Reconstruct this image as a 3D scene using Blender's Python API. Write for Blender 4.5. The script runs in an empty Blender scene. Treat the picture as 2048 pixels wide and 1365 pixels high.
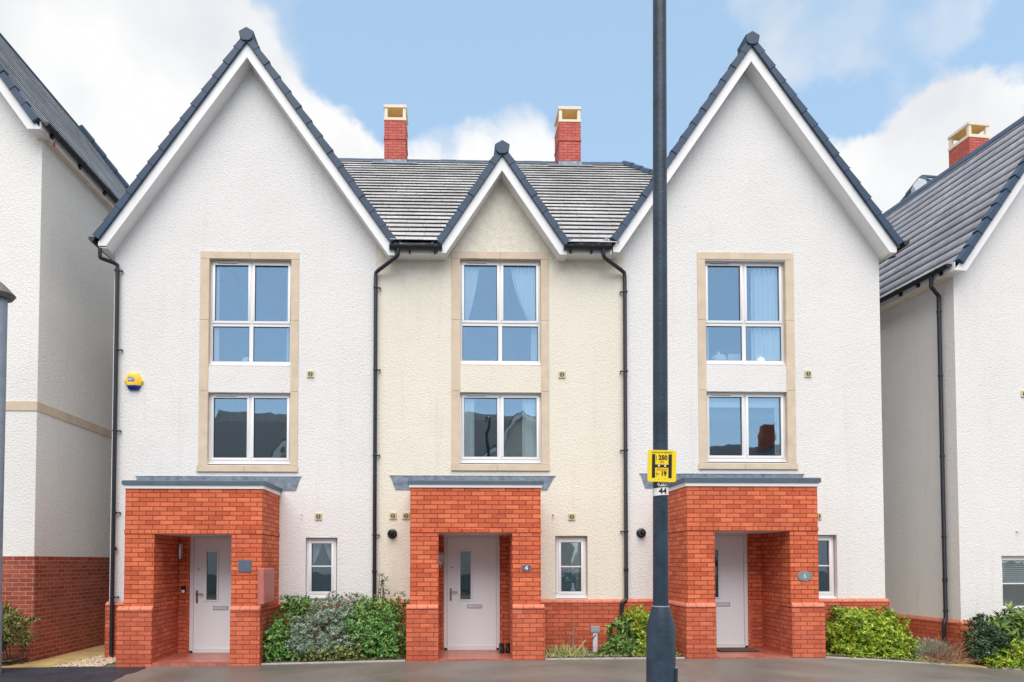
import bpy, bmesh, math, random
from mathutils import Vector, Matrix, Euler
random.seed(7)
R = math.radians
scene = bpy.context.scene
COL = scene.collection

# ------------------------------------------------------------------ camera
F = 1365.33; PPX, PPY = 931.0, 1082.0        # photo measured at 2048 x 1365
CAM = Vector((0.0, -12.41, 1.62))
cam_d = bpy.data.cameras.new('camera'); cam = bpy.data.objects.new('camera', cam_d); COL.objects.link(cam)
cam_d.sensor_width = 36.0; cam_d.lens = F/2048*36; cam_d.clip_end = 3000; cam_d.clip_start = 0.05
cam_d.shift_x = (1024-PPX)/2048; cam_d.shift_y = (PPY-682.5)/2048
cam.location = CAM; cam.rotation_euler = (R(91.8), 0, R(-1.51))
scene.camera = cam
RM = Euler((R(91.8), 0, R(-1.51))).to_matrix()

# ------------------------------------------------------------------ light
SUN_EL, SUN_AZ = 54.0, 184.0      # azimuth clockwise from +Y (north): the sun stands behind the camera, a little left
scene.view_settings.view_transform = 'Standard'; scene.view_settings.look = 'None'
scene.view_settings.exposure = 0.77; scene.view_settings.gamma = 1.0
sd = bpy.data.lights.new('sun', 'SUN'); sun = bpy.data.objects.new('sun', sd); COL.objects.link(sun)
sd.energy = 2.05; sd.angle = R(58); sd.color = (1.0, 0.93, 0.85)
d = Vector((math.sin(R(SUN_AZ))*math.cos(R(SUN_EL)), math.cos(R(SUN_AZ))*math.cos(R(SUN_EL)), math.sin(R(SUN_EL))))
sun.rotation_euler = d.to_track_quat('Z', 'Y').to_euler(); sun.location = (0, -20, 30)

def raydir(px, py):
    return RM @ Vector(((px-PPX)/F, -(py-PPY)/F, -1.0))

world = bpy.data.worlds.new('World'); scene.world = world; world.use_nodes = True
def build_world():
    nt = world.node_tree; N = nt.nodes; L = nt.links
    for n in list(N): N.remove(n)
    out = N.new('ShaderNodeOutputWorld'); bg = N.new('ShaderNodeBackground')
    sky = N.new('ShaderNodeTexSky'); sky.sky_type = 'NISHITA'; sky.sun_disc = False
    sky.sun_elevation = R(SUN_EL); sky.sun_rotation = R(SUN_AZ); sky.dust_density = .6; sky.ozone_density = 2.0
    tc = N.new('ShaderNodeTexCoord')
    def math_(op, a, b=None, clamp=False):
        m = N.new('ShaderNodeMath'); m.operation = op; m.use_clamp = clamp
        for i, v in enumerate((a, b)):
            if v is None: continue
            if isinstance(v, (int, float)): m.inputs[i].default_value = v
            else: L.new(v, m.inputs[i])
        return m.outputs[0]
    nz = N.new('ShaderNodeTexNoise'); nz.inputs['Scale'].default_value = 3.2; nz.inputs['Detail'].default_value = 9; nz.inputs['Roughness'].default_value = .56
    nz.inputs['Distortion'].default_value = .25
    L.new(tc.outputs['Generated'], nz.inputs['Vector'])
    # warp the direction a little so the cloud banks have ragged edges
    nw = N.new('ShaderNodeTexNoise'); nw.inputs['Scale'].default_value = 6.0; nw.inputs['Detail'].default_value = 7; nw.inputs['Roughness'].default_value = .6
    L.new(tc.outputs['Generated'], nw.inputs['Vector'])
    sub = N.new('ShaderNodeVectorMath'); sub.operation = 'SUBTRACT'; L.new(nw.outputs['Color'], sub.inputs[0]); sub.inputs[1].default_value = (.5, .5, .5)
    sc = N.new('ShaderNodeVectorMath'); sc.operation = 'SCALE'; L.new(sub.outputs[0], sc.inputs[0]); sc.inputs['Scale'].default_value = .16
    ad = N.new('ShaderNodeVectorMath'); ad.operation = 'ADD'; L.new(tc.outputs['Generated'], ad.inputs[0]); L.new(sc.outputs[0], ad.inputs[1])
    nm = N.new('ShaderNodeVectorMath'); nm.operation = 'NORMALIZE'; L.new(ad.outputs[0], nm.inputs[0])
    total = math_('MULTIPLY', math_('SUBTRACT', nz.outputs['Fac'], .5), 1.15)
    blobs = [(200, 200, 420, 1.15), (60, 330, 380, 1.0), (440, 180, 220, .85), (590, 320, 180, .75), (330, 60, 210, .7), (720, 330, 120, .6), (900, 290, 120, .6), (1050, 290, 150, .7), (700, 250, 90, .4), (820, 300, 80, .3),
             (1930, 240, 170, 1.0), (1800, 370, 170, .9), (1640, 390, 140, .55), (1900, 340, 160, .7), (1640, 70, 190, .20), (1480, 30, 130, .18), (1900, 20, 120, .22), (1540, 150, 110, .14), (1720, 180, 120, .1),
             (930, 70, 330, -.6), (1270, 200, 220, -.5), (1480, 280, 140, -.3), (20, 10, 100, -.9), (200, 5, 70, -.9), (760, 20, 150, -.3), (1400, 200, 200, -.2), (1690, 240, 110, -.3), (2000, 90, 120, -.25)]
    for (bx, by, br, amp) in blobs:
        c = raydir(bx, by).normalized(); e = raydir(bx+br, by).normalized(); cosr = c.dot(e)
        dp = N.new('ShaderNodeVectorMath'); dp.operation = 'DOT_PRODUCT'; L.new(nm.outputs[0], dp.inputs[0]); dp.inputs[1].default_value = c
        mr = N.new('ShaderNodeMapRange'); mr.interpolation_type = 'SMOOTHSTEP'; L.new(dp.outputs['Value'], mr.inputs[0])
        mr.inputs[1].default_value = cosr; mr.inputs[2].default_value = 1.0; mr.inputs[3].default_value = 0; mr.inputs[4].default_value = amp
        total = math_('ADD', total, mr.outputs[0])
    # clear sky over the street behind the camera, which the windows mirror
    c = Vector((0.1, -0.93, .36)).normalized()
    dp = N.new('ShaderNodeVectorMath'); dp.operation = 'DOT_PRODUCT'; L.new(nm.outputs[0], dp.inputs[0]); dp.inputs[1].default_value = c
    mr = N.new('ShaderNodeMapRange'); mr.interpolation_type = 'SMOOTHSTEP'; L.new(dp.outputs['Value'], mr.inputs[0])
    mr.inputs[1].default_value = .86; mr.inputs[2].default_value = .96; mr.inputs[3].default_value = 0; mr.inputs[4].default_value = -1.5
    total = math_('ADD', total, mr.outputs[0])
    for (cc, c0, c1, am) in (((0, -.55, .83), .3, .8, .75), ((1, -.1, .3), .55, .9, .6), ((-1, -.2, .3), .55, .9, .6)):  # cloud banks out of view, added to whiten and lift the ambient light
        c = Vector(cc).normalized(); dp = N.new('ShaderNodeVectorMath'); dp.operation = 'DOT_PRODUCT'; L.new(nm.outputs[0], dp.inputs[0]); dp.inputs[1].default_value = c
        mr = N.new('ShaderNodeMapRange'); mr.interpolation_type = 'SMOOTHSTEP'; L.new(dp.outputs['Value'], mr.inputs[0])
        mr.inputs[1].default_value = c0; mr.inputs[2].default_value = c1; mr.inputs[3].default_value = 0; mr.inputs[4].default_value = am
        total = math_('ADD', total, mr.outputs[0])
    ramp = N.new('ShaderNodeMapRange'); ramp.interpolation_type = 'SMOOTHSTEP'; L.new(total, ramp.inputs[0])
    ramp.inputs[1].default_value = -.12; ramp.inputs[2].default_value = .52
    # cloud body: white with faint grey undersides
    n2 = N.new('ShaderNodeTexNoise'); n2.inputs['Scale'].default_value = 5; n2.inputs['Detail'].default_value = 5; L.new(tc.outputs['Generated'], n2.inputs['Vector'])
    cr = N.new('ShaderNodeValToRGB'); L.new(n2.outputs['Fac'], cr.inputs[0])
    K = 4.5
    cr.color_ramp.elements[0].position = .3; cr.color_ramp.elements[0].color = (.76, .79, .845, 1)
    cr.color_ramp.elements[1].position = .6; cr.color_ramp.elements[1].color = (1, 1, 1, 1)
    sv = N.new('ShaderNodeVectorMath'); sv.operation = 'SCALE'; L.new(cr.outputs[0], sv.inputs[0]); sv.inputs['Scale'].default_value = K
    # blue part: a touch of high thin haze over the clear sky
    hz = N.new('ShaderNodeMix'); hz.data_type = 'RGBA'; hz.inputs[0].default_value = .55; L.new(sky.outputs[0], hz.inputs[6]); hz.inputs[7].default_value = (2.6, 3.75, 4.8, 1)
    mx = N.new('ShaderNodeMix'); mx.data_type = 'RGBA'; L.new(ramp.outputs[0], mx.inputs[0]); L.new(hz.outputs[2], mx.inputs[6]); L.new(sv.outputs[0], mx.inputs[7])
    L.new(mx.outputs[2], bg.inputs[0]); bg.inputs[1].default_value = 0.13
    L.new(bg.outputs[0], out.inputs[0])
build_world()

# ------------------------------------------------------------------ frames
class Frame:
    """a house's own axes: x along its front, y into it"""
    def __init__(s, o=(0, 0), ang=0.0):
        s.o = Vector((o[0], o[1], 0)); s.a = ang; s.m = Matrix.Rotation(ang, 3, 'Z'); s.mi = s.m.transposed()
    def ray(s, px, py):
        return s.mi @ (CAM-s.o), s.mi @ raydir(px, py)
    def P(s, px, py, y=0.0):
        o, d = s.ray(px, py); t = (y-o.y)/d.y; p = o+d*t; return (p.x, p.z)
    def PX(s, px, py, x=0.0):
        o, d = s.ray(px, py); t = (x-o.x)/d.x; p = o+d*t; return (p.y, p.z)
ROW = Frame()
P = ROW.P
def X_(px, py=850, y=0.0): return P(px, py, y)[0]
def Z_(px, py, y=0.0): return P(px, py, y)[1]

def lerp_table(tab, x):
    if x <= tab[0][0]: return tab[0][1]
    for (a, b), (c, d_) in zip(tab, tab[1:]):
        if x <= c: return b+(d_-b)*(x-a)/(c-a)
    return tab[-1][1]
GT = [(-60, -.12), (-7.4, -.086), (-5.4, -.078), (-3.1, -.053), (-.62, -.003), (1.6, .013), (6.2, .034), (7.2, -.02), (9.5, -.185), (14, -.4), (60, -.6)]
def gh(x): return lerp_table(GT, x)

# ------------------------------------------------------------------ materials
def new_mat(name):
    m = bpy.data.materials.new(name); m.use_nodes = True
    return m, m.node_tree.nodes, m.node_tree.links, m.node_tree.nodes['Principled BSDF']
def noise(N, L, scale, detail=4, rough=.5, vec=None, dist=0):
    n = N.new('ShaderNodeTexNoise'); n.inputs['Scale'].default_value = scale; n.inputs['Detail'].default_value = detail; n.inputs['Roughness'].default_value = rough
    n.inputs['Distortion'].default_value = dist
    if vec is not None: L.new(vec, n.inputs['Vector'])
    return n
def ramp(N, L, src, stops):
    r = N.new('ShaderNodeValToRGB'); L.new(src, r.inputs[0]); e = r.color_ramp.elements
    while len(e) < len(stops): e.new(.5)
    for i, (p, c) in enumerate(stops):
        e[i].position = p; e[i].color = (c[0], c[1], c[2], 1) if not isinstance(c, (int, float)) else (c, c, c, 1)
    return r.outputs[0]
def mixc(N, L, fac, a, b, mode='MIX'):
    m = N.new('ShaderNodeMix'); m.data_type = 'RGBA'; m.blend_type = mode
    for i, v in ((0, fac), (6, a), (7, b)):
        if isinstance(v, (int, float)): m.inputs[i].default_value = v
        elif isinstance(v, tuple): m.inputs[i].default_value = (v[0], v[1], v[2], 1)
        else: L.new(v, m.inputs[i])
    return m.outputs[2]
def bump(N, L, h, strength, dist, bsdf, prev=None):
    b = N.new('ShaderNodeBump'); b.inputs['Strength'].default_value = strength; b.inputs['Distance'].default_value = dist
    L.new(h, b.inputs['Height'])
    if prev is not None: L.new(prev, b.inputs['Normal'])
    L.new(b.outputs[0], bsdf.inputs['Normal']); return b.outputs[0]
def plain(name, col, rough=.5, var=.08, scale=8, spec=.5, metal=0, bmp=0.0, bscale=60):
    m, N, L, B = new_mat(name)
    tc = N.new('ShaderNodeTexCoord')
    n = noise(N, L, scale, 5, .6, tc.outputs['Object'])
    c = ramp(N, L, n.outputs['Fac'], [(.3, tuple(v*(1-var) for v in col)), (.7, tuple(min(1, v*(1+var)) for v in col))])
    L.new(c, B.inputs['Base Color']); B.inputs['Roughness'].default_value = rough; B.inputs['Metallic'].default_value = metal
    B.inputs['Specular IOR Level'].default_value = spec
    if bmp: bump(N, L, noise(N, L, bscale, 3, .5, tc.outputs['Object']).outputs['Fac'], bmp, .004, B)
    return m
def render_mat(name, col, dirt=(.45, .42, .38), band=None):
    """thrown wet-dash render"""
    m, N, L, B = new_mat(name); tc = N.new('ShaderNodeTexCoord'); V = tc.outputs['Object']
    big = noise(N, L, .9, 5, .6, V); mid = noise(N, L, 34, 3, .6, V, .6); fine = noise(N, L, 95, 2, .5, V)
    vor = N.new('ShaderNodeTexVoronoi'); vor.feature = 'SMOOTH_F1'; vor.inputs['Scale'].default_value = 42; L.new(V, vor.inputs['Vector'])
    c = ramp(N, L, big.outputs['Fac'], [(.3, tuple(v*.95 for v in col)), (.65, col)])
    pit = ramp(N, L, mid.outputs['Fac'], [(.30, .88), (.48, 1.0)])
    c = mixc(N, L, 1.0, c, pit, 'MULTIPLY')
    # rain streaks: faint, stretched down the wall
    mp = N.new('ShaderNodeMapping'); mp.inputs['Scale'].default_value = (3.0, 3.0, .25); L.new(V, mp.inputs[0])
    st = noise(N, L, 1.6, 6, .65, mp.outputs[0])
    sf = ramp(N, L, st.outputs['Fac'], [(.56, 0.0), (.80, .22)])
    c = mixc(N, L, sf, c, dirt)
    if band:        # green-brown grime that has grown on the wall under the eaves
        gq = N.new('ShaderNodeNewGeometry'); sx_ = N.new('ShaderNodeSeparateXYZ'); L.new(gq.outputs['Position'], sx_.inputs[0])
        mr = N.new('ShaderNodeMapRange'); L.new(sx_.outputs['Z'], mr.inputs[0]); mr.inputs[1].default_value = band[0]; mr.inputs[2].default_value = band[1]
        gn = noise(N, L, 7, 8, .75, V); ad = N.new('ShaderNodeMath'); ad.operation = 'MULTIPLY'; L.new(mr.outputs[0], ad.inputs[0])
        gf = ramp(N, L, gn.outputs['Fac'], [(.42, 0.0), (.62, .28)]); L.new(gf, ad.inputs[1]); c = mixc(N, L, ad.outputs[0], c, dirt)
    L.new(c, B.inputs['Base Color']); B.inputs['Roughness'].default_value = .95; B.inputs['Specular IOR Level'].default_value = .15
    h = N.new('ShaderNodeMath'); h.operation = 'MULTIPLY_ADD'; L.new(fine.outputs['Fac'], h.inputs[0]); h.inputs[1].default_value = .35; L.new(mid.outputs['Fac'], h.inputs[2])
    h2 = N.new('ShaderNodeMath'); h2.operation = 'MULTIPLY_ADD'; L.new(vor.outputs['Distance'], h2.inputs[0]); h2.inputs[1].default_value = -.5; L.new(h.outputs[0], h2.inputs[2])
    bump(N, L, h2.outputs[0], .48, .026, B)
    return m
def brick_mat(name, c1, c2, mortar, width=.225, row=.075, ms=.0055, var=.35, offset=.5, pale=.12):
    m, N, L, B = new_mat(name); uv = N.new('ShaderNodeUVMap')
    b = N.new('ShaderNodeTexBrick'); L.new(uv.outputs[0], b.inputs['Vector'])
    b.inputs['Scale'].default_value = 1; b.inputs['Brick Width'].default_value = width; b.inputs['Row Height'].default_value = row
    b.inputs['Mortar Size'].default_value = ms; b.inputs['Mortar Smooth'].default_value = .15; b.inputs['Bias'].default_value = 0; b.offset = offset
    b.inputs['Color1'].default_value = (*c1, 1); b.inputs['Color2'].default_value = (*c2, 1); b.inputs['Mortar'].default_value = (*mortar, 1)
    n = noise(N, L, 22, 5, .65, uv.outputs[0]); n3 = noise(N, L, 1.7, 5, .6, uv.outputs[0])
    v = ramp(N, L, n.outputs['Fac'], [(.25, 1-var*.5), (.7, 1+var*.25)])
    c = mixc(N, L, 1.0, b.outputs['Color'], v, 'MULTIPLY')
    v2 = ramp(N, L, n3.outputs['Fac'], [(.35, .84), (.65, 1.06)]); c = mixc(N, L, 1.0, c, v2, 'MULTIPLY')
    pf = ramp(N, L, noise(N, L, 4.5, 6, .7, uv.outputs[0]).outputs['Fac'], [(.60, 0.0), (.78, pale)])
    c = mixc(N, L, pf, c, (.62, .42, .36))
    L.new(c, B.inputs['Base Color']); B.inputs['Roughness'].default_value = .78; B.inputs['Specular IOR Level'].default_value = .3
    inv = N.new('ShaderNodeMath'); inv.operation = 'MULTIPLY_ADD'; L.new(b.outputs['Fac'], inv.inputs[0]); inv.inputs[1].default_value = -1; L.new(n.outputs['Fac'], inv.inputs[2])
    bump(N, L, inv.outputs[0], .8, .008, B)
    return m
def island_mat(name, stops, rough=.5, spec=.5, nscale=0, transl=0.0, bmp=0):
    """colour picked per separate leaf or tile"""
    m, N, L, B = new_mat(name); g = N.new('ShaderNodeNewGeometry')
    c = ramp(N, L, g.outputs['Random Per Island'], stops)
    tc = N.new('ShaderNodeTexCoord')
    if nscale:
        v = ramp(N, L, noise(N, L, nscale, 5, .6, tc.outputs['Object']).outputs['Fac'], [(.3, .72), (.7, 1.2)]); c = mixc(N, L, 1.0, c, v, 'MULTIPLY')
    L.new(c, B.inputs['Base Color']); B.inputs['Roughness'].default_value = rough; B.inputs['Specular IOR Level'].default_value = spec
    if bmp: bump(N, L, noise(N, L, 50, 3, .5, tc.outputs['Object']).outputs['Fac'], bmp, .004, B)
    if transl:
        t = N.new('ShaderNodeBsdfTranslucent'); L.new(c, t.inputs[0]); mx = N.new('ShaderNodeMixShader'); mx.inputs[0].default_value = transl
        L.new(B.outputs[0], mx.inputs[1]); L.new(t.outputs[0], mx.inputs[2]); L.new(mx.outputs[0], N['Material Output'].inputs[0])
    return m
def tile_mat(name, cols, lichen=.5, rough=.32):
    m, N, L, B = new_mat(name); g = N.new('ShaderNodeNewGeometry'); tc = N.new('ShaderNodeTexCoord'); V = tc.outputs['Object']
    c = ramp(N, L, g.outputs['Random Per Island'], [(0, cols[0]), (.5, cols[1]), (1, cols[2])])
    v = ramp(N, L, noise(N, L, 14, 6, .65, V).outputs['Fac'], [(.3, .72), (.7, 1.18)]); c = mixc(N, L, 1.0, c, v, 'MULTIPLY')
    st = ramp(N, L, noise(N, L, .8, 6, .65, V).outputs['Fac'], [(.4, .8), (.65, 1.15)]); c = mixc(N, L, 1.0, c, st, 'MULTIPLY')
    lf = ramp(N, L, noise(N, L, .55, 8, .7, V, .4).outputs['Fac'], [(.54, 0.0), (.74, lichen)])
    c = mixc(N, L, lf, c, (.30, .25, .11))
    L.new(c, B.inputs['Base Color']); B.inputs['Specular IOR Level'].default_value = .6
    r = ramp(N, L, noise(N, L, 3, 4, .6, V).outputs['Fac'], [(.3, rough), (.7, rough+.2)]); L.new(r, B.inputs['Roughness'])
    bump(N, L, noise(N, L, 60, 3, .5, V).outputs['Fac'], .25, .004, B)
    return m
def glass_mat(name, refl=.27, tint=(.88, .93, .96)):
    m, N, L, B = new_mat(name); N.remove(B); out = N['Material Output']
    tc = N.new('ShaderNodeTexCoord'); nz = noise(N, L, 1.3, 2, .4, tc.outputs['Object'])
    b = N.new('ShaderNodeBump'); b.inputs['Strength'].default_value = .12; b.inputs['Distance'].default_value = .05; L.new(nz.outputs['Fac'], b.inputs['Height'])
    gl = N.new('ShaderNodeBsdfGlossy'); gl.inputs['Roughness'].default_value = .015; gl.inputs['Color'].default_value = (.80, .93, 1.0, 1); L.new(b.outputs[0], gl.inputs['Normal'])
    tr = N.new('ShaderNodeBsdfTransparent'); tr.inputs['Color'].default_value = (*tint, 1)
    mx = N.new('ShaderNodeMixShader')
    lw = N.new('ShaderNodeLayerWeight'); lw.inputs[0].default_value = .2
    a = N.new('ShaderNodeMath'); a.operation = 'MULTIPLY_ADD'; L.new(lw.outputs['Fresnel'], a.inputs[0]); a.inputs[1].default_value = .5; a.inputs[2].default_value = refl; a.use_clamp = True
    L.new(a.outputs[0], mx.inputs[0]); L.new(tr.outputs[0], mx.inputs[1]); L.new(gl.outputs[0], mx.inputs[2]); L.new(mx.outputs[0], out.inputs[0])
    return m
def asphalt_mat(name, c1, c2, rough=.55, patch=.6, spots=.0):
    m, N, L, B = new_mat(name); tc = N.new('ShaderNodeTexCoord'); V = tc.outputs['Object']
    big = noise(N, L, patch, 6, .65, V, .4); f = noise(N, L, 130, 3, .7, V)
    c = ramp(N, L, big.outputs['Fac'], [(.35, c1), (.65, c2)])
    g = ramp(N, L, f.outputs['Fac'], [(.3, .7), (.72, 1.35)]); c = mixc(N, L, 1.0, c, g, 'MULTIPLY')
    if spots:
        vo = N.new('ShaderNodeTexVoronoi'); vo.inputs['Scale'].default_value = 26; L.new(V, vo.inputs['Vector'])
        sf = ramp(N, L, vo.outputs['Distance'], [(.09, spots), (.16, 0.0)]); c = mixc(N, L, sf, c, (.5, .48, .44))
    L.new(c, B.inputs['Base Color']); r = ramp(N, L, big.outputs['Fac'], [(.35, rough-.15), (.65, rough+.1)]); L.new(r, B.inputs['Roughness'])
    bump(N, L, f.outputs['Fac'], .5, .006, B)
    return m

M = {}
M['white_render'] = render_mat('white_render', (.80, .79, .785))
M['cream_render'] = render_mat('cream_render', (.82, .775, .675), (.42, .36, .22), (6.5, 7.15))
M['grey_render'] = render_mat('off_white_render', (.84, .83, .81), (.5, .46, .43))
M['brick'] = brick_mat('red_brick', (.56, .105, .048), (.78, .20, .090), (.18, .042, .020))
M['brick_base'] = brick_mat('red_brick_base', (.50, .102, .054), (.69, .175, .090), (.20, .06, .035), pale=.25)
M['brick_dark'] = brick_mat('dark_red_brick', (.31, .055, .034), (.46, .105, .060), (.46, .31, .25), ms=.006, var=.6, pale=.12)
M['brick_chim'] = brick_mat('chimney_brick', (.52, .11, .085), (.58, .15, .12), (.20, .04, .035), pale=.1)
M['cap'] = plain('brick_cap', (.60, .19, .12), .7, .18, 9, bmp=.4)
M['stone'] = plain('sandstone', (.64, .53, .41), .85, .10, 3.5, .2, bmp=.3)
M['stone_pale'] = plain('pale_stone', (.78, .69, .55), .8, .07, 5, .2)
M['stone_tan'] = plain('tan_stone', (.78, .50, .20), .8, .07, 5, .2)
M['joint'] = plain('mortar_joint', (.30, .22, .16), .9)
M['upvc'] = plain('white_upvc', (.80, .80, .815), .28, .02, 2)
M['board'] = plain('white_board', (.80, .80, .81), .35, .03, 2)
M['door'] = plain('door_white', (.80, .86, .90), .35, .02, 20, bmp=.15, bscale=120)
M['verge'] = plain('slate_blue_verge', (.038, .068, .120), .5, .12, 4, .35)
M['black'] = plain('black_plastic', (.016, .018, .026), .32, .15, 5)
M['gutter'] = plain('gutter_black', (.012, .014, .020), .38, .15, 5)
M['lead'] = plain('lead_sheet', (.20, .24, .30), .5, .40, 9, .5, .3, bmp=.4, bscale=15)
M['roofing'] = plain('grey_roof_edge', (.075, .11, .15), .5, .15, 6)
M['tile_row'] = tile_mat('row_roof_tile', ((.44, .445, .465), (.48, .485, .50), (.52, .52, .525)), .35)
M['tile_right'] = tile_mat('dark_roof_tile', ((.36, .365, .42), (.41, .415, .47), (.46, .46, .51)), .0, .28)
M['tile_left'] = tile_mat('left_roof_tile', ((.34, .36, .40), (.40, .42, .45), (.46, .47, .49)), .1)
M['dark'] = plain('dark_underlay', (.02, .02, .024), .9)
M['glass'] = glass_mat('window_glass')
M['door_glass'] = glass_mat('door_glass', .22, (.22, .25, .26))
M['metal'] = plain('brushed_metal', (.62, .62, .63), .3, .05, 20, .5, .9)
M['bronze'] = plain('handle_metal', (.28, .20, .17), .3, .05, 20, .5, .9)
M['slate'] = plain('slate_plaque', (.085, .12, .17), .5, .15, 30)
M['alarm_yellow'] = plain('alarm_yellow', (.88, .55, .03), .35, .03)
M['alarm_blue'] = plain('alarm_blue', (.008, .035, .25), .3, .03)
M['sign_yellow'] = plain('sign_yellow', (.88, .66, .02), .4, .03)
M['sign_black'] = plain('sign_black', (.018, .014, .012), .4, .1)
M['sign_orange'] = plain('sign_orange', (.80, .22, .01), .4)
M['sign_white'] = plain('sign_white', (.85, .86, .90), .4, .02)
M['post'] = plain('grey_column_paint', (.024, .044, .072), .42, .35, 7, .35, bmp=.5, bscale=45)
M['post_pale'] = plain('pale_grey_column', (.22, .27, .34), .4, .15, 6)
M['vent'] = plain('vent_cream', (.62, .55, .36), .5, .05)
M['vent_hole'] = plain('vent_grille', (.14, .12, .075), .7, .1)
M['meter'] = plain('meter_box_pink', (.46, .15, .13), .5, .1, 4)
M['quarry'] = brick_mat('quarry_tile', (.42, .12, .085), (.50, .17, .12), (.25, .12, .09), .15, .15, .004, .35, 0.0, .3)
M['quarry'].node_tree.nodes['Principled BSDF'].inputs['Roughness'].default_value = .3
M['asphalt'] = asphalt_mat('pavement_asphalt', (.11, .10, .09), (.20, .18, .165), .5, .45)
M['asphalt_new'] = asphalt_mat('new_asphalt', (.013, .017, .030), (.026, .031, .046), .62, .9, .5)
M['road'] = asphalt_mat('road_asphalt', (.055, .055, .055), (.08, .08, .08), .7)
M['kerb'] = plain('kerb_concrete', (.42, .41, .38), .85, .2, 10, bmp=.3)
M['soil'] = asphalt_mat('bed_soil', (.050, .034, .022), (.11, .08, .052), .95, 4)
M['ground'] = asphalt_mat('bare_ground', (.12, .10, .07), (.18, .15, .11), .95, 1)
M['path'] = plain('yellow_paving', (.50, .36, .15), .6, .25, 3, bmp=.3)
M['mat'] = plain('door_mat', (.07, .05, .035), .95, .3, 60, bmp=.6)
M['curtain'] = plain('white_curtain', (.88, .88, .86), .9, .03)
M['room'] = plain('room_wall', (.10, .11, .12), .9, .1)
M['blind'] = plain('white_blind', (.80, .80, .80), .6, .02)
M['boot'] = plain('black_leather', (.012, .012, .013), .4)
M['marker'] = plain('marker_box', (.27, .33, .34), .5, .08)
M['marker_post'] = plain('marker_post', (.62, .62, .70), .5, .15, 12)
M['red'] = plain('red_label', (.6, .06, .03), .5)
M['roof_far'] = plain('far_slate_roof', (.045, .060, .085), .6, .3, 3)

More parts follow.
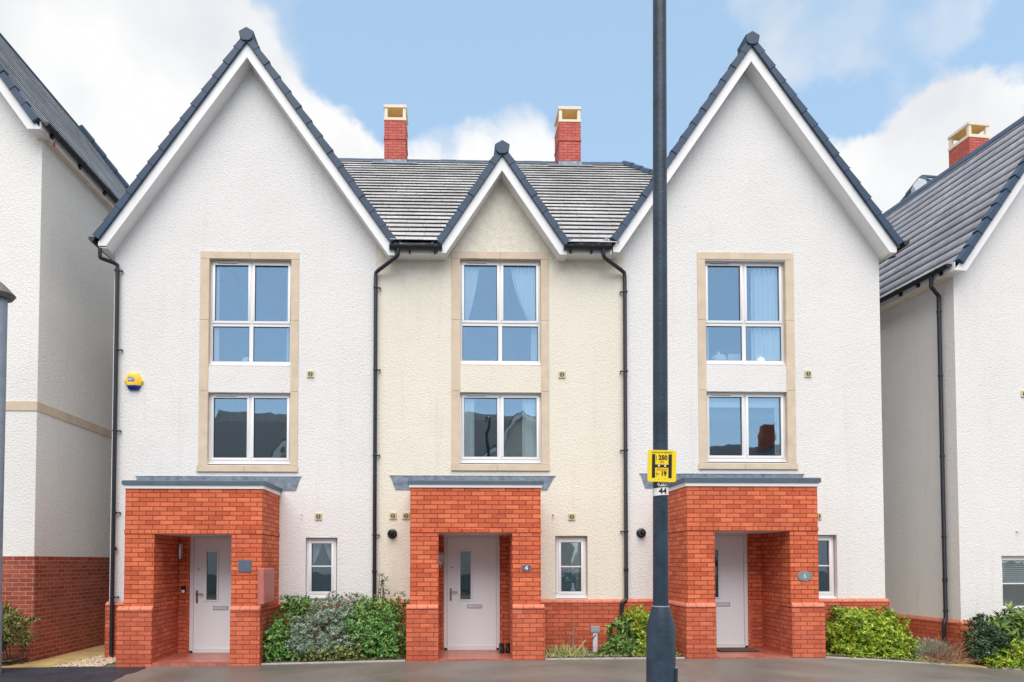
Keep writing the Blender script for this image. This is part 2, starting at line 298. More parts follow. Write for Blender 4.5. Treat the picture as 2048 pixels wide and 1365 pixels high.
# ------------------------------------------------------------------ mesh builder
class MB:
    def __init__(s): s.v = []; s.f = []
    def add(s, verts, faces):
        b = len(s.v); s.v += [Vector(p) for p in verts]; s.f += [tuple(b+i for i in f) for f in faces]
    def box(s, x0, x1, y0, y1, z0, z1):
        s.add([(x0, y0, z0), (x1, y0, z0), (x1, y1, z0), (x0, y1, z0), (x0, y0, z1), (x1, y0, z1), (x1, y1, z1), (x0, y1, z1)],
              [(0, 3, 2, 1), (4, 5, 6, 7), (0, 1, 5, 4), (1, 2, 6, 5), (2, 3, 7, 6), (3, 0, 4, 7)])
        return s
    def prism(s, poly, y0, y1):
        """polygon in x-z pushed along y"""
        n = len(poly)
        s.add([(x, y0, z) for x, z in poly]+[(x, y1, z) for x, z in poly],
              [tuple(range(n)), tuple(range(2*n-1, n-1, -1))]+[(i, n+i, n+(i+1) % n, (i+1) % n) for i in range(n)])
        return s
    def prism_x(s, poly, x0, x1):
        n = len(poly)
        s.add([(x0, y, z) for y, z in poly]+[(x1, y, z) for y, z in poly],
              [tuple(range(n)), tuple(range(2*n-1, n-1, -1))]+[(i, n+i, n+(i+1) % n, (i+1) % n) for i in range(n)])
        return s
    def prism_z(s, poly, z0, z1):
        n = len(poly)
        s.add([(x, y, z0) for x, y in poly]+[(x, y, z1) for x, y in poly],
              [tuple(range(n)), tuple(range(2*n-1, n-1, -1))]+[(i, n+i, n+(i+1) % n, (i+1) % n) for i in range(n)])
        return s
    def tube(s, pts, r, seg=12, cap=True):
        pts = [Vector(p) for p in pts]; rr = r if isinstance(r, (list, tuple)) else [r]*len(pts)
        rings = []; up = None
        for i, p in enumerate(pts):
            t = (pts[min(i+1, len(pts)-1)]-pts[max(i-1, 0)]).normalized()
            if 0 < i < len(pts)-1:
                t = ((pts[i+1]-p).normalized()+(p-pts[i-1]).normalized()).normalized()
            if up is None or abs(t.dot(up)) > .95: up = Vector((0, 0, 1)) if abs(t.z) < .9 else Vector((0, 1, 0))
            a = t.cross(up).normalized(); b = t.cross(a).normalized(); up = b.cross(t)*1.0
            up = a.cross(t)
            k = 1.0
            if 0 < i < len(pts)-1:
                c = (p-pts[i-1]).normalized().dot(t); k = 1/max(.6, c)
            rings.append([p+(a*math.cos(q*2*math.pi/seg)+b*math.sin(q*2*math.pi/seg))*rr[i] for q in range(seg)])
        vs = [q for r_ in rings for q in r_]; fs = []
        for i in range(len(rings)-1):
            for q in range(seg):
                fs.append((i*seg+q, i*seg+(q+1) % seg, (i+1)*seg+(q+1) % seg, (i+1)*seg+q))
        if cap: fs.append(tuple(range(seg))); fs.append(tuple((len(rings)-1)*seg+q for q in range(seg)))
        s.add(vs, fs); return s
    def lathe(s, prof, c, seg=24, axis='z'):
        vs = []; fs = []
        for (r, h) in prof:
            for q in range(seg):
                a = q*2*math.pi/seg
                if axis == 'z': vs.append((c[0]+r*math.cos(a), c[1]+r*math.sin(a), c[2]+h))
                else: vs.append((c[0]+r*math.cos(a), c[1]+h, c[2]+r*math.sin(a)))
        for i in range(len(prof)-1):
            for q in range(seg): fs.append((i*seg+q, i*seg+(q+1) % seg, (i+1)*seg+(q+1) % seg, (i+1)*seg+q))
        fs.append(tuple(range(seg))); fs.append(tuple((len(prof)-1)*seg+q for q in range(seg)))
        s.add(vs, fs); return s
    def build(s, name, mat, parent=None, off=None, bevel=0, uvflip=False, uvoff=(0, 0), recalc=True, weld=True):
        if off is None: off = parent.get('_o', None) if parent is not None else None
        off = Vector(off) if off is not None else Vector((0, 0, 0))
        me = bpy.data.meshes.new(name); bm = bmesh.new()
        vs = [bm.verts.new(v-off) for v in s.v]
        for f in s.f:
            try: bm.faces.new([vs[i] for i in f])
            except ValueError: pass
        if weld: bmesh.ops.remove_doubles(bm, verts=bm.verts, dist=.00008)
        if recalc: bmesh.ops.recalc_face_normals(bm, faces=bm.faces)
        if bevel:
            ed = [e for e in bm.edges if len(e.link_faces) == 2 and e.calc_face_angle(0) > .6]
            try: bmesh.ops.bevel(bm, geom=ed, offset=bevel, segments=1, affect='EDGES', clamp_overlap=True)
            except Exception: pass
        uv = bm.loops.layers.uv.new('UVMap')
        for f in bm.faces:
            f.smooth = True; n = f.normal
            for l in f.loops:
                co = l.vert.co+off
                if abs(n.z) > .75: u, v = co.x, co.y
                elif abs(n.x) > abs(n.y): u, v = co.y, co.z
                else: u, v = co.x, co.z
                l[uv].uv = (u+uvoff[0], v+uvoff[1])
        for e in bm.edges:
            if len(e.link_faces) != 2 or e.calc_face_angle(0) > .55: e.smooth = False
        bm.to_mesh(me); bm.free(); me.materials.append(mat)
        o = bpy.data.objects.new(name, me); COL.objects.link(o)
        if parent is not None: o.parent = parent
        return o
def tag(o, label=None, cat=None, group=None, kind=None):
    if label: o['label'] = label
    if cat: o['category'] = cat
    if group: o['group'] = group
    if kind: o['kind'] = kind
    return o
def thing(name, label, cat, loc=(0, 0, 0), rot=0, group=None):
    o = bpy.data.objects.new(name, None); COL.objects.link(o); o.location = loc; o.rotation_euler = (0, 0, rot)
    o.empty_display_size = .3
    return tag(o, label, cat, group)
ORIG = {}
def sub(parent, mb, name, mat, **k):
    """part of a thing whose mesh is given in the thing's frame coordinates"""
    top = parent
    while top.parent is not None: top = top.parent
    off = ORIG.get(top.name, (0, 0, 0))
    return mb.build(name, mat, parent, off=off, **k)
def house_root(name, label, x, y, fr=ROW, cat='house', group=None):
    z = 0.0
    w = fr.o+fr.m @ Vector((x, y, 0))
    o = thing(name, label, cat, (w.x, w.y, z), fr.a, group); ORIG[o.name] = (x, y, 0.0)
    return o
def text_mesh(s, size, mat, name, parent, loc, extrude=.001, align='CENTER', rotx=90, bend=None, offset=0.0, shear=0.0, sx=1.0):
    cu = bpy.data.curves.new('t', 'FONT'); cu.body = s; cu.size = size; cu.extrude = extrude; cu.align_x = align; cu.align_y = 'CENTER'; cu.offset = offset; cu.shear = shear
    ob = bpy.data.objects.new('t', cu); COL.objects.link(ob); bpy.context.view_layer.update()
    me = bpy.data.meshes.new_from_object(ob); bpy.data.objects.remove(ob)
    for v in me.vertices:
        x, y, z = v.co; x *= sx
        if bend:       # wrap round a column: bend = (radius)
            a = x/bend; r = bend+z; v.co = (r*math.sin(a), -r*math.cos(a), y)
        else: v.co = (x, -z, y)
    me.materials.clear(); me.materials.append(mat); me.name = name
    o = bpy.data.objects.new(name, me); COL.objects.link(o); o.location = loc; o.parent = parent
    return o

# ------------------------------------------------------------------ shared building parts
def wall_grid(mb, x0, x1, z0, z1, holes, yf, yb):
    xs = sorted(set([x0, x1]+[h[0] for h in holes]+[h[1] for h in holes])); zs = sorted(set([z0, z1]+[h[2] for h in holes]+[h[3] for h in holes]))
    xs = [x for x in xs if x0 <= x <= x1]; zs = [z for z in zs if z0 <= z <= z1]
    def solid(i, j):
        if i < 0 or j < 0 or i >= len(xs)-1 or j >= len(zs)-1: return False
        cx = (xs[i]+xs[i+1])/2; cz = (zs[j]+zs[j+1])/2
        return not any(h[0] < cx < h[1] and h[2] < cz < h[3] for h in holes)
    for i in range(len(xs)-1):
        for j in range(len(zs)-1):
            if not solid(i, j): continue
            a, b, c, d_ = xs[i], xs[i+1], zs[j], zs[j+1]
            q = lambda *p: mb.add(p, [(0, 1, 2, 3)])
            q((a, yf, c), (b, yf, c), (b, yf, d_), (a, yf, d_)); q((a, yb, c), (a, yb, d_), (b, yb, d_), (b, yb, c))
            if not solid(i-1, j): q((a, yf, c), (a, yf, d_), (a, yb, d_), (a, yb, c))
            if not solid(i+1, j): q((b, yf, c), (b, yb, c), (b, yb, d_), (b, yf, d_))
            if not solid(i, j-1): q((a, yf, c), (a, yb, c), (b, yb, c), (b, yf, c))
            if not solid(i, j+1): q((a, yf, d_), (b, yf, d_), (b, yb, d_), (a, yb, d_))

def tiled_slope(mb, o, u, s, U0, U1, S, e=.3, tw=.33, th=.034, jit=.0035, rng=None, S0=0.0):
    """courses of lapped tiles; U0(s)/U1(s) give the ends of a course"""
    rng = rng or random.Random(3)
    o = Vector(o); u = Vector(u).normalized(); s = Vector(s).normalized(); n = u.cross(s).normalized()
    if n.z < 0: n = -n
    k = round(S0/e); d0 = k*e
    while d0 < S-.01:
        d1 = min(d0+e+.015, S)
        um = (U0(d0)+U0(d1))/2, (U1(d0)+U1(d1))/2
        a = um[0] - (tw/2 if k % 2 else 0) - rng.random()*.02
        wob = rng.uniform(-.0015, .0015)
        while a < um[1]:
            b = a+tw-.004
            a0 = max(a, U0(d0)); b0 = min(b, U1(d0)); a1 = max(a, U0(d1)); b1 = min(b, U1(d1))
            if b0 > a0+.005 or b1 > a1+.005:
                b0 = max(b0, a0); b1 = max(b1, a1)
                t = th+rng.uniform(-jit, jit)+wob; sl = rng.uniform(-.0015, .0015)
                p = lambda uu, ss, nn: o+u*uu+s*ss+n*nn
                lip = min(.012, t*.35); d2 = d0+sl+.05
                mb.add([p(a0, d0+sl, t), p(b0, d0+sl, t), p(b1, d1, .004), p(a1, d1, .004), p(a0, d0+sl, t-lip), p(b0, d0+sl, t-lip), p(a0, d2, t-lip-.004), p(b0, d2, t-lip-.004)],
                       [(0, 1, 2, 3), (4, 5, 1, 0), (6, 7, 5, 4)])
            a += tw
        d0 += e; k += 1

def gable(root, A, FL, FR, v, zbL, zbR, xoL, xoR, y, ywall, yback, tile, overL=True, slopes=(True, True), roof_name='roof'):
    """front gable: verge units, bargeboards, soffits and tiled slopes. A = inner apex (x, z); FL/FR = verge feet"""
    out = (A[0], A[1]+v)
    mL = (out[1]-FL[1])/(out[0]-FL[0]); mR = (out[1]-FR[1])/(FR[0]-out[0])
    # roof body (dark slab) with tiled faces
    rb = MB(); dz = .10
    z_out = lambda x: out[1]-(out[0]-x)*mL if x < out[0] else out[1]-(x-out[0])*mR
    body = [(FL[0]+.03, z_out(FL[0]+.03)-.06), (out[0], out[1]-.06), (FR[0]-.03, z_out(FR[0]-.03)-.06), (FR[0]-.05, z_out(FR[0]-.05)-.20), (out[0], out[1]-.24), (FL[0]+.05, z_out(FL[0]+.05)-.20)]
    rb.prism(body, y+.06, yback)
    roof = sub(root, rb, roof_name, M['dark'])
    ts = MB()
    if slopes[0]:
        Ls = math.hypot(out[0]-FL[0], out[1]-FL[1])
        tiled_slope(ts, (FL[0], yback, FL[1]-.055), (0, -1, 0), (out[0]-FL[0], 0, out[1]-FL[1]), lambda s: 0, lambda s: yback-y-.08, Ls)
    if slopes[1]:
        Ls = math.hypot(FR[0]-out[0], out[1]-FR[1])
        tiled_slope(ts, (FR[0], y+.08, FR[1]-.055), (0, 1, 0), (out[0]-FR[0], 0, out[1]-FR[1]), lambda s: 0, lambda s: yback-y-.08, Ls)
    sub(roof, ts, 'tile_courses', tile, weld=False, recalc=False)
    rt = MB(); yy = y+.1
    while yy < yback-.1:
        z0 = out[1]-.02; rt.prism([(out[0]-.14, z0-.17), (out[0]-.12, z0-.12), (out[0], z0+.03), (out[0]+.12, z0-.12), (out[0]+.14, z0-.17)], yy, min(yy+.44, yback)); yy += .45
    sub(roof, rt, 'ridge_tiles', M['verge'])
    # verge units
    vm = MB()
    for (foot, m_, sg) in ((FL, mL, 1), (FR, mR, -1)):
        Ltot = math.hypot(out[0]-foot[0], out[1]-foot[1])-.06; n = max(1, round(Ltot/.335)); st = Ltot/n
        dx = sg*abs(out[0]-foot[0])/(Ltot+.06); dz_ = (out[1]-foot[1])/(Ltot+.06); nx, nz = -dz_*sg*1.0, abs(dx)
        nx = -dz_*sg
        for i in range(n):
            a = i*st; b = (i+1)*st+.03
            def q(s, off): return (foot[0]+dx*s+nx*off, foot[1]+dz_*s+nz*off)
            poly = [q(a, -.118), q(b, -.118), q(b, -.014), q(a, .010)]
            yo = .0 if i % 1 == 0 else 0
            vm.prism(poly, y-.055+.004*((i*7) % 3), y+.08)
            # lap line
            poly2 = [q(a-.002, -.121), q(a+.012, -.121), q(a+.012, .013), q(a-.002, .013)]
            vm.prism(poly2, y-.060, y+.075)
    sub(roof, vm, 'verge_trim', M['verge'], bevel=.003)
    # dark drip strip under the verge units
    cp = MB()
    w = .135; zc = out[1]-.095
    cp.prism([(out[0], zc+.135), (out[0]-w, zc+.055), (out[0]-w*.82, zc-.065), (out[0]-w*.45, zc-.115), (out[0]+w*.45, zc-.115), (out[0]+w*.82, zc-.065), (out[0]+w, zc+.055)], y-.075, y+.3)
    sub(roof, cp, 'ridge_end_cap', M['verge'], bevel=.008)
    # bargeboards
    hid = .20
    for (sg, m_, zb, xo, nm) in ((-1, mL, zbL, xoL, 'L'), (1, mR, zbR, xoR, 'R')):
        xi = A[0]+sg*(A[1]-zb)/m_
        zt = out[1]-abs(xo-out[0])*m_-hid
        b = MB(); pl = [(A[0], A[1]), (xi, zb), (xo, zb), (xo, max(zt, zb+.02)), (A[0], out[1]-hid)]
        b.prism(pl, y, y+.022)
        sub(root, b, 'bargeboard', M['board'], bevel=.002)
        s_ = MB(); g = .012; s_.box(min(xi, xo), max(xi, xo), y+.0225, ywall-.001, zb+.002, zb+.0115)
        s_.prism([(A[0], A[1]+g), (xi, zb+g), (xi, zb+.03), (A[0], A[1]+.03)], y+.0225, ywall+.05)
        sub(root, s_, 'soffit', M['board'])
    return mL, mR

def window(root, x0, x1, z0, z1, y, kind='two', parts=True, sill=True, sill_over=.02, bar=None):
    """white window unit. kind: 'four' (two casements over two fixed lights), 'two', 'one'"""
    fr = MB(); D = .07; fw = .055
    W = x1-x0; cx = (x0+x1)/2
    fr.box(x0, x1, y, y+D, z1-fw, z1); fr.box(x0, x1, y, y+D, z0, z0+fw)
    fr.box(x0, x0+fw, y, y+D, z0+fw, z1-fw); fr.box(x1-fw, x1, y, y+D, z0+fw, z1-fw)
    mul = .075; panes = []
    zt = z0
    def casement(a, b, c, d_):
        s_ = .045; p = -.014
        fr.box(a, b, y+p, y+D-.02, d_-s_, d_); fr.box(a, b, y+p, y+D-.02, c, c+s_)
        fr.box(a, a+s_, y+p, y+D-.02, c+s_, d_-s_); fr.box(b-s_, b, y+p, y+D-.02, c+s_, d_-s_)
        panes.append((a+s_, b-s_, c+s_, d_-s_))
    if kind == 'four':
        zt = z0+(z1-z0)*.382
        fr.box(x0+fw, x1-fw, y, y+D, zt-.035, zt+.035)
        fr.box(cx-mul/2, cx+mul/2, y, y+D, z0+fw, zt-.035)
        panes += [(x0+fw, cx-mul/2, z0+fw, zt-.035), (cx+mul/2, x1-fw, z0+fw, zt-.035)]
        fr.box(cx-mul/2, cx+mul/2, y, y+D, zt+.035, z1-fw)
        casement(x0+fw-.012, cx-mul/2+.022, zt+.02, z1-fw+.012); casement(cx+mul/2-.022, x1-fw+.012, zt+.02, z1-fw+.012)
    elif kind == 'two':
        fr.box(cx-mul/2, cx+mul/2, y, y+D, z0+fw, z1-fw)
        casement(x0+fw-.012, cx-mul/2+.022, z0+fw-.012, z1-fw+.012); casement(cx+mul/2-.022, x1-fw+.012, z0+fw-.012, z1-fw+.012)
    else:
        casement(x0+fw-.012, x1-fw+.012, z0+fw-.012, z1-fw+.012) if bar is not False else panes.append((x0+fw, x1-fw, z0+fw, z1-fw))
    w = sub(root, fr, 'window', M['upvc'], bevel=.004)
    for (a, b, c, d_) in panes:
        g = MB(); g.box(a+.0005, b-.0005, y+.022, y+.028, c+.0005, d_-.0005)
        sub(w, g, 'pane', M['glass'], weld=False)
        if bar and kind == 'one':
            gb = MB(); zb = z0+(z1-z0)*bar; gb.box(a-.001, b+.001, y+.010, y+.040, zb-.011, zb+.011)
            sub(w, gb, 'glazing_bar', M['upvc'])
        gs = MB(); q = .008; yb = y+.012
        for (p0, p1, p2, p3) in ((a, b, d_-q, d_), (a, b, c, c+q), (a, a+q, c+q, d_-q), (b-q, b, c+q, d_-q)):
            gs.box(p0, p1, yb, y+.0215, p2, p3)
        sub(w, gs, 'gasket', M['dark'])
    if sill:
        s_ = MB(); s_.prism_x([(y-.055, z0-.036), (y-.055, z0-.012), (y+.01, z0-.001), (y+.06, z0-.001), (y+.06, z0-.036)], x0-sill_over, x1+sill_over)
        sub(w, s_, 'sill', M['upvc'], bevel=.003)
    if kind in ('four', 'two'):
        t = MB(); t.box(x0+.13, x0+.50, y-.032, y-.0142, z1-.052, z1-.034)
        tv = sub(w, t, 'trickle_vent', M['upvc']); t = MB(); t.box(x0+.135, x0+.495, y-.028, y-.0145, z1-.058, z1-.0525); sub(w, t, 'vent_slot', M['dark'])
    return w

def curtain(x0, x1, z0, z1, y, label, tied=None, folds=7, amp=.02):
    """hanging cloth; tied = (side, z) gathers it towards one side low down"""
    mb = MB(); nx, nz = 48, 26; vs = []; fs = []
    for j in range(nz+1):
        t = j/nz; z = z1+(z0-z1)*t
        a, b = x0, x1
        if tied == 'L': b = x1-(x1-x0)*.86*min(1, t)**1.5
        if tied == 'R': a = x0+(x1-x0)*.86*min(1, t)**1.5
        for i in range(nx+1):
            s_ = i/nx; x = a+(b-a)*s_; k = amp*(1.0+.4*math.sin(3*s_+t))
            vs.append((x, y+k*math.sin(s_*folds*2*math.pi+.6*math.sin(2.1*t)), z))
    n1 = len(vs); vs += [(x, yy+.004, z) for (x, yy, z) in vs]
    for j in range(nz):
        for i in range(nx):
            a = j*(nx+1)+i; q = (a, a+1, a+nx+2, a+nx+1); fs.append(q); fs.append(tuple(n1+k for k in reversed(q)))
    mb.add(vs, fs)
    o = mb.build('curtain', M['curtain'], None, weld=False, recalc=False)
    return tag(o, label, 'curtain')

def vent_plate(root, px0, px1, py0, py1, fr=ROW, y=0.0):
    x0, z1 = fr.P(px0, py0, y); x1, z0 = fr.P(px1, py1, y)
    c = ((x0+x1)/2, (z0+z1)/2); h = .065
    b = MB(); b.box(c[0]-h, c[0]+h, y-.022, y+.004, c[1]-h, c[1]+h)
    v = sub(root, b, 'air_vent', M['vent'], bevel=.006)
    g = MB(); g.lathe([(.045, -.026), (.045, -.018)], (c[0], y, c[1]), 20, 'y'); sub(v, g, 'vent_grille', M['vent_hole'])
    g = MB(); g.box(c[0]-.004, c[0]+.004, y-.030, y-.020, c[1]-.042, c[1]+.042); sub(v, g, 'vent_bar', M['vent'])
    return v
def flue(root, px, py):
    x, z = P(px, py); f = MB(); f.lathe([(.088, .002), (.088, -.018), (.062, -.032), (.055, -.12), (.040, -.12), (.040, -.04)], (x, 0, z), 24, 'y')
    v = sub(root, f, 'boiler_flue', M['black'])
    g = MB(); g.lathe([(.024, -.02), (.024, -.14), (.016, -.145)], (x+.004, 0, z+.002), 16, 'y'); sub(v, g, 'flue_tip', M['black'])
def hook(root, px, py, fr=ROW, y=0):
    x, z = fr.P(px, py, y); f = MB(); f.lathe([(.022, .0), (.018, -.02), (.008, -.03)], (x, y, z), 12, 'y'); f.tube([(x, y-.02, z), (x+.004, y-.05, z-.03), (x+.012, y-.055, z-.055)], .006, 6)
    sub(root, f, 'wall_light_bracket', M['metal'])

def pipe(root, pts, r, clips=(), clipdir=1, collars=()):
    b = MB(); b.tube(pts, r, 14); p = sub(root, b, 'downpipe', M['black'])
    for (x, y, z) in clips:
        c = MB(); c.lathe([(r+.006, -.018), (r+.008, -.012), (r+.008, .012), (r+.006, .018)], (x, y, z), 16)
        c.box(x-.006 if clipdir > 0 else x-r-.055, x+r+.055 if clipdir > 0 else x+.006, y+.01, y+.03, z-.008, z+.008)
        c.box(x+clipdir*(r+.045)-.008, x+clipdir*(r+.045)+.008, y+.0, y+.06, z-.016, z+.016)
        sub(p, c, 'pipe_clip', M['black'])
    for (x, y, z) in collars:
        c = MB(); c.lathe([(r+.007, -.03), (r+.009, .025), (r+.003, .03)], (x, y, z), 16); sub(p, c, 'pipe_socket', M['black'])
    return p
def gutter(root, x0, x1, y, z, brackets=()):
    """half-round gutter, rim at z, centre line at y"""
    b = MB(); r = .06; n = 10
    prof = [(y+r*math.cos(math.pi+i*math.pi/n), z+r*1.15*math.sin(math.pi+i*math.pi/n)) for i in range(n+1)]
    prof += [(y+(r-.006)*math.cos(math.pi+i*math.pi/n), z+(r-.006)*1.15*math.sin(math.pi+i*math.pi/n)) for i in range(n, -1, -1)]
    b.prism_x(prof, x0, x1)
    half = prof[:n+1]
    b.prism_x(half, x0-.008, x0); b.prism_x(half, x1, x1+.008)
    g = sub(root, b, 'gutter', M['gutter'])
    for xb in brackets:
        c = MB(); c.prism_x([(y-r-.008, z+.006), (y-r-.006, z-.03), (y-.01, z-.085), (y+.03, z-.115), (y+r+.02, z-.115), (y+r+.02, z-.06), (y+.03, z-.075)], xb-.015, xb+.015)
        sub(g, c, 'gutter_bracket', M['gutter'])
    return g

# ------------------------------------------------------------------ ground
def sheet(name, xs, ys, zf, mat, kind='structure', wob=0, rng=None):
    mb = MB(); n = len(ys); vs = []
    for x in xs:
        for y in ys: vs.append((x, y, zf(x, y)+(rng.uniform(-wob, wob) if rng else 0)))
    fs = [(i*n+j, (i+1)*n+j, (i+1)*n+j+1, i*n+j+1) for i in range(len(xs)-1) for j in range(n-1)]
    mb.add(vs, fs); o = mb.build(name, mat, None)
    for p in o.data.polygons: pass
    return tag(o, kind=kind)
def fr_(a, b, n): return [a+(b-a)*i/n for i in range(n+1)]
XS = [-900, -200, -60, -30, -18, -12, -9, -7.4, -6.4, -5.4, -4.2, -3.1, -1.9, -.62, .5, 1.6, 3.5, 5, 6.2, 6.8, 7.2, 8.3, 9.5, 11, 14, 20, 35, 60, 200, 900]
def floor_(x, y): return gh(x)
sheet('ground', XS, [-900, -200, -60, -30, -20.05], lambda x, y: gh(x)-.03, M['ground'])
sheet('ground', XS, [-1.135, -.6, 0, 4, 12, 40, 200, 900], lambda x, y: gh(x)-.012, M['ground'])
sheet('pavement', XS, [-9.2, -7, -5, -3, -2, -1.145], lambda x, y: gh(x), M['asphalt'])
sheet('kerb', XS, [-9.33, -9.2], lambda x, y: gh(x)+.001, M['kerb'])
sheet('road', XS, [-17.0, -14, -11, -9.33], lambda x, y: gh(x)-.12, M['road'])
kb = MB()
for a, b in zip(XS, XS[1:]):
    kb.add([(a, -9.33, gh(a)-.13), (b, -9.33, gh(b)-.13), (b, -9.33, gh(b)+.001), (a, -9.33, gh(a)+.001)], [(0, 1, 2, 3)])
    kb.add([(a, -17.0, gh(a)-.13), (b, -17.0, gh(b)-.13), (b, -17.0, gh(b)-.02), (a, -17.0, gh(a)-.02)], [(0, 1, 2, 3)])
tag(kb.build('kerb', M['kerb'], None), kind='structure')
sheet('pavement', XS, [-20.05, -17.0], lambda x, y: gh(x)-.02, M['asphalt'])
# newer black asphalt patch at the left
pt = MB()
def G(px, py):
    dd = raydir(px, py); z = -.08
    for _ in range(6):
        t = (z-CAM.z)/dd.z; q = CAM+dd*t; z = gh(q.x)
    return q
g1 = G(312, 1328.5); g2 = G(219, 1364)
def xedge(y): return g1.x+(g2.x-g1.x)*(y-g1.y)/(g2.y-g1.y)+.03*math.sin(7*y)+.02*math.sin(17*y)
ys_ = [-1.146-i*.2 for i in range(41)]
for y0, y1 in zip(ys_, ys_[1:]):
    nodes = [x for x in XS if x < min(xedge(y0), xedge(y1))-.05]
    rows = list(zip(nodes+[xedge(y0)], nodes+[xedge(y1)]))
    for (a0, a1), (b0, b1) in zip(rows, rows[1:]):
        pt.add([(a0, y0, gh(a0)+.005), (a1, y1, gh(a1)+.005), (b1, y1, gh(b1)+.005), (b0, y0, gh(b0)+.005)], [(0, 1, 2, 3)])
tag(pt.build('new_asphalt', M['asphalt_new'], None), kind='structure')

# ------------------------------------------------------------------ the row of three houses
YB = -.30                      # bargeboard plane
YF = -1.15                     # porch fronts
ROWB = 9.6                     # back wall of the row
xL = X_(226, 740); xM1 = X_(750.7, 850); xM2 = X_(1248.6, 850); xR = X_(1764, 850)
z_eave = Z_(830, 489, -.32)    # gutter rim level of the row

HS = {}
def spec(nm, **k): HS[nm] = k
spec('left', x0=xL, x1=xM1, mat='white_render', stone=(400, 597, 503, 944), sill_stone=(394, 596), frame=(420.3, 580.2, 524.7, 729), frame2=(418.3, 579.6, 787.5, 925.5),
     head=784.8, jamb=(416.5, 582), small=(611, 674.5, 1075.7, 1195), smallf=(613.5, 672.5, 1077.5, 1193),
     porch=dict(up=(250.5, 524.4), pl=(235, 304.5, 457.5, 520.5), op=(307.5, 462.5), top=977.8, soff=1068.6, cap=(1213, 1222), base=1327.5, fas=(252, 524.6, 969), edge=(248.5, 525, 962)),
     flash=(273, 601, 276, 592, 953, 981), door=(380, 492, 1067, 1302), bell=1203)
spec('mid', x0=xM1, x1=xM2, mat='cream_render', stone=(903.7, 1098, 503, 942), sill_stone=(902, 1099), frame=(922, 1079, 524, 727.5), frame2=(921, 1079.7, 787, 923.6),
     head=784.6, jamb=(919.7, 1082.7), small=(1110.8, 1175.5, 1072, 1198), smallf=(1112.5, 1171.5, 1075.5, 1193),
     porch=dict(up=(820.5, 1081.5), pl=(812.6, 875.2, 1024, 1088.8), op=(876.8, 1024.5), top=975.6, soff=1066, cap=(1209.5, 1218), base=1320.4, fas=(818, 1085.5, 967.3), edge=(818, 1085.5, 961.5)),
     flash=(780.7, 1109, 791, 1094, 952, 980), door=(887.5, 999.7, 1067, 1296.5), bell=1198.5)
spec('right', x0=xM2, x1=xR, mat='white_render', stone=(1397, 1589.4, 504.8, 939), sill_stone=(1397, 1595), frame=(1413, 1568.4, 525.7, 727), frame2=(1413, 1571.5, 785.2, 921),
     head=783, jamb=(1411.5, 1573), small=(1604, 1674.5, 1070, 1196), smallf=(1608, 1667.5, 1072, 1193),
     porch=dict(up=(1373.5, 1635), pl=(1371.5, 1433, 1586, 1648.4), op=(1430, 1581), top=973, soff=1062.3, cap=(1206, 1215), base=1316, fas=(1371, 1637, 964), edge=(1371, 1640.6, 956)),
     flash=(1280.6, 1606.5, 1290, 1600, 948, 976.7), door=(1383, 1494.8, 1064, 1292), bell=1197)

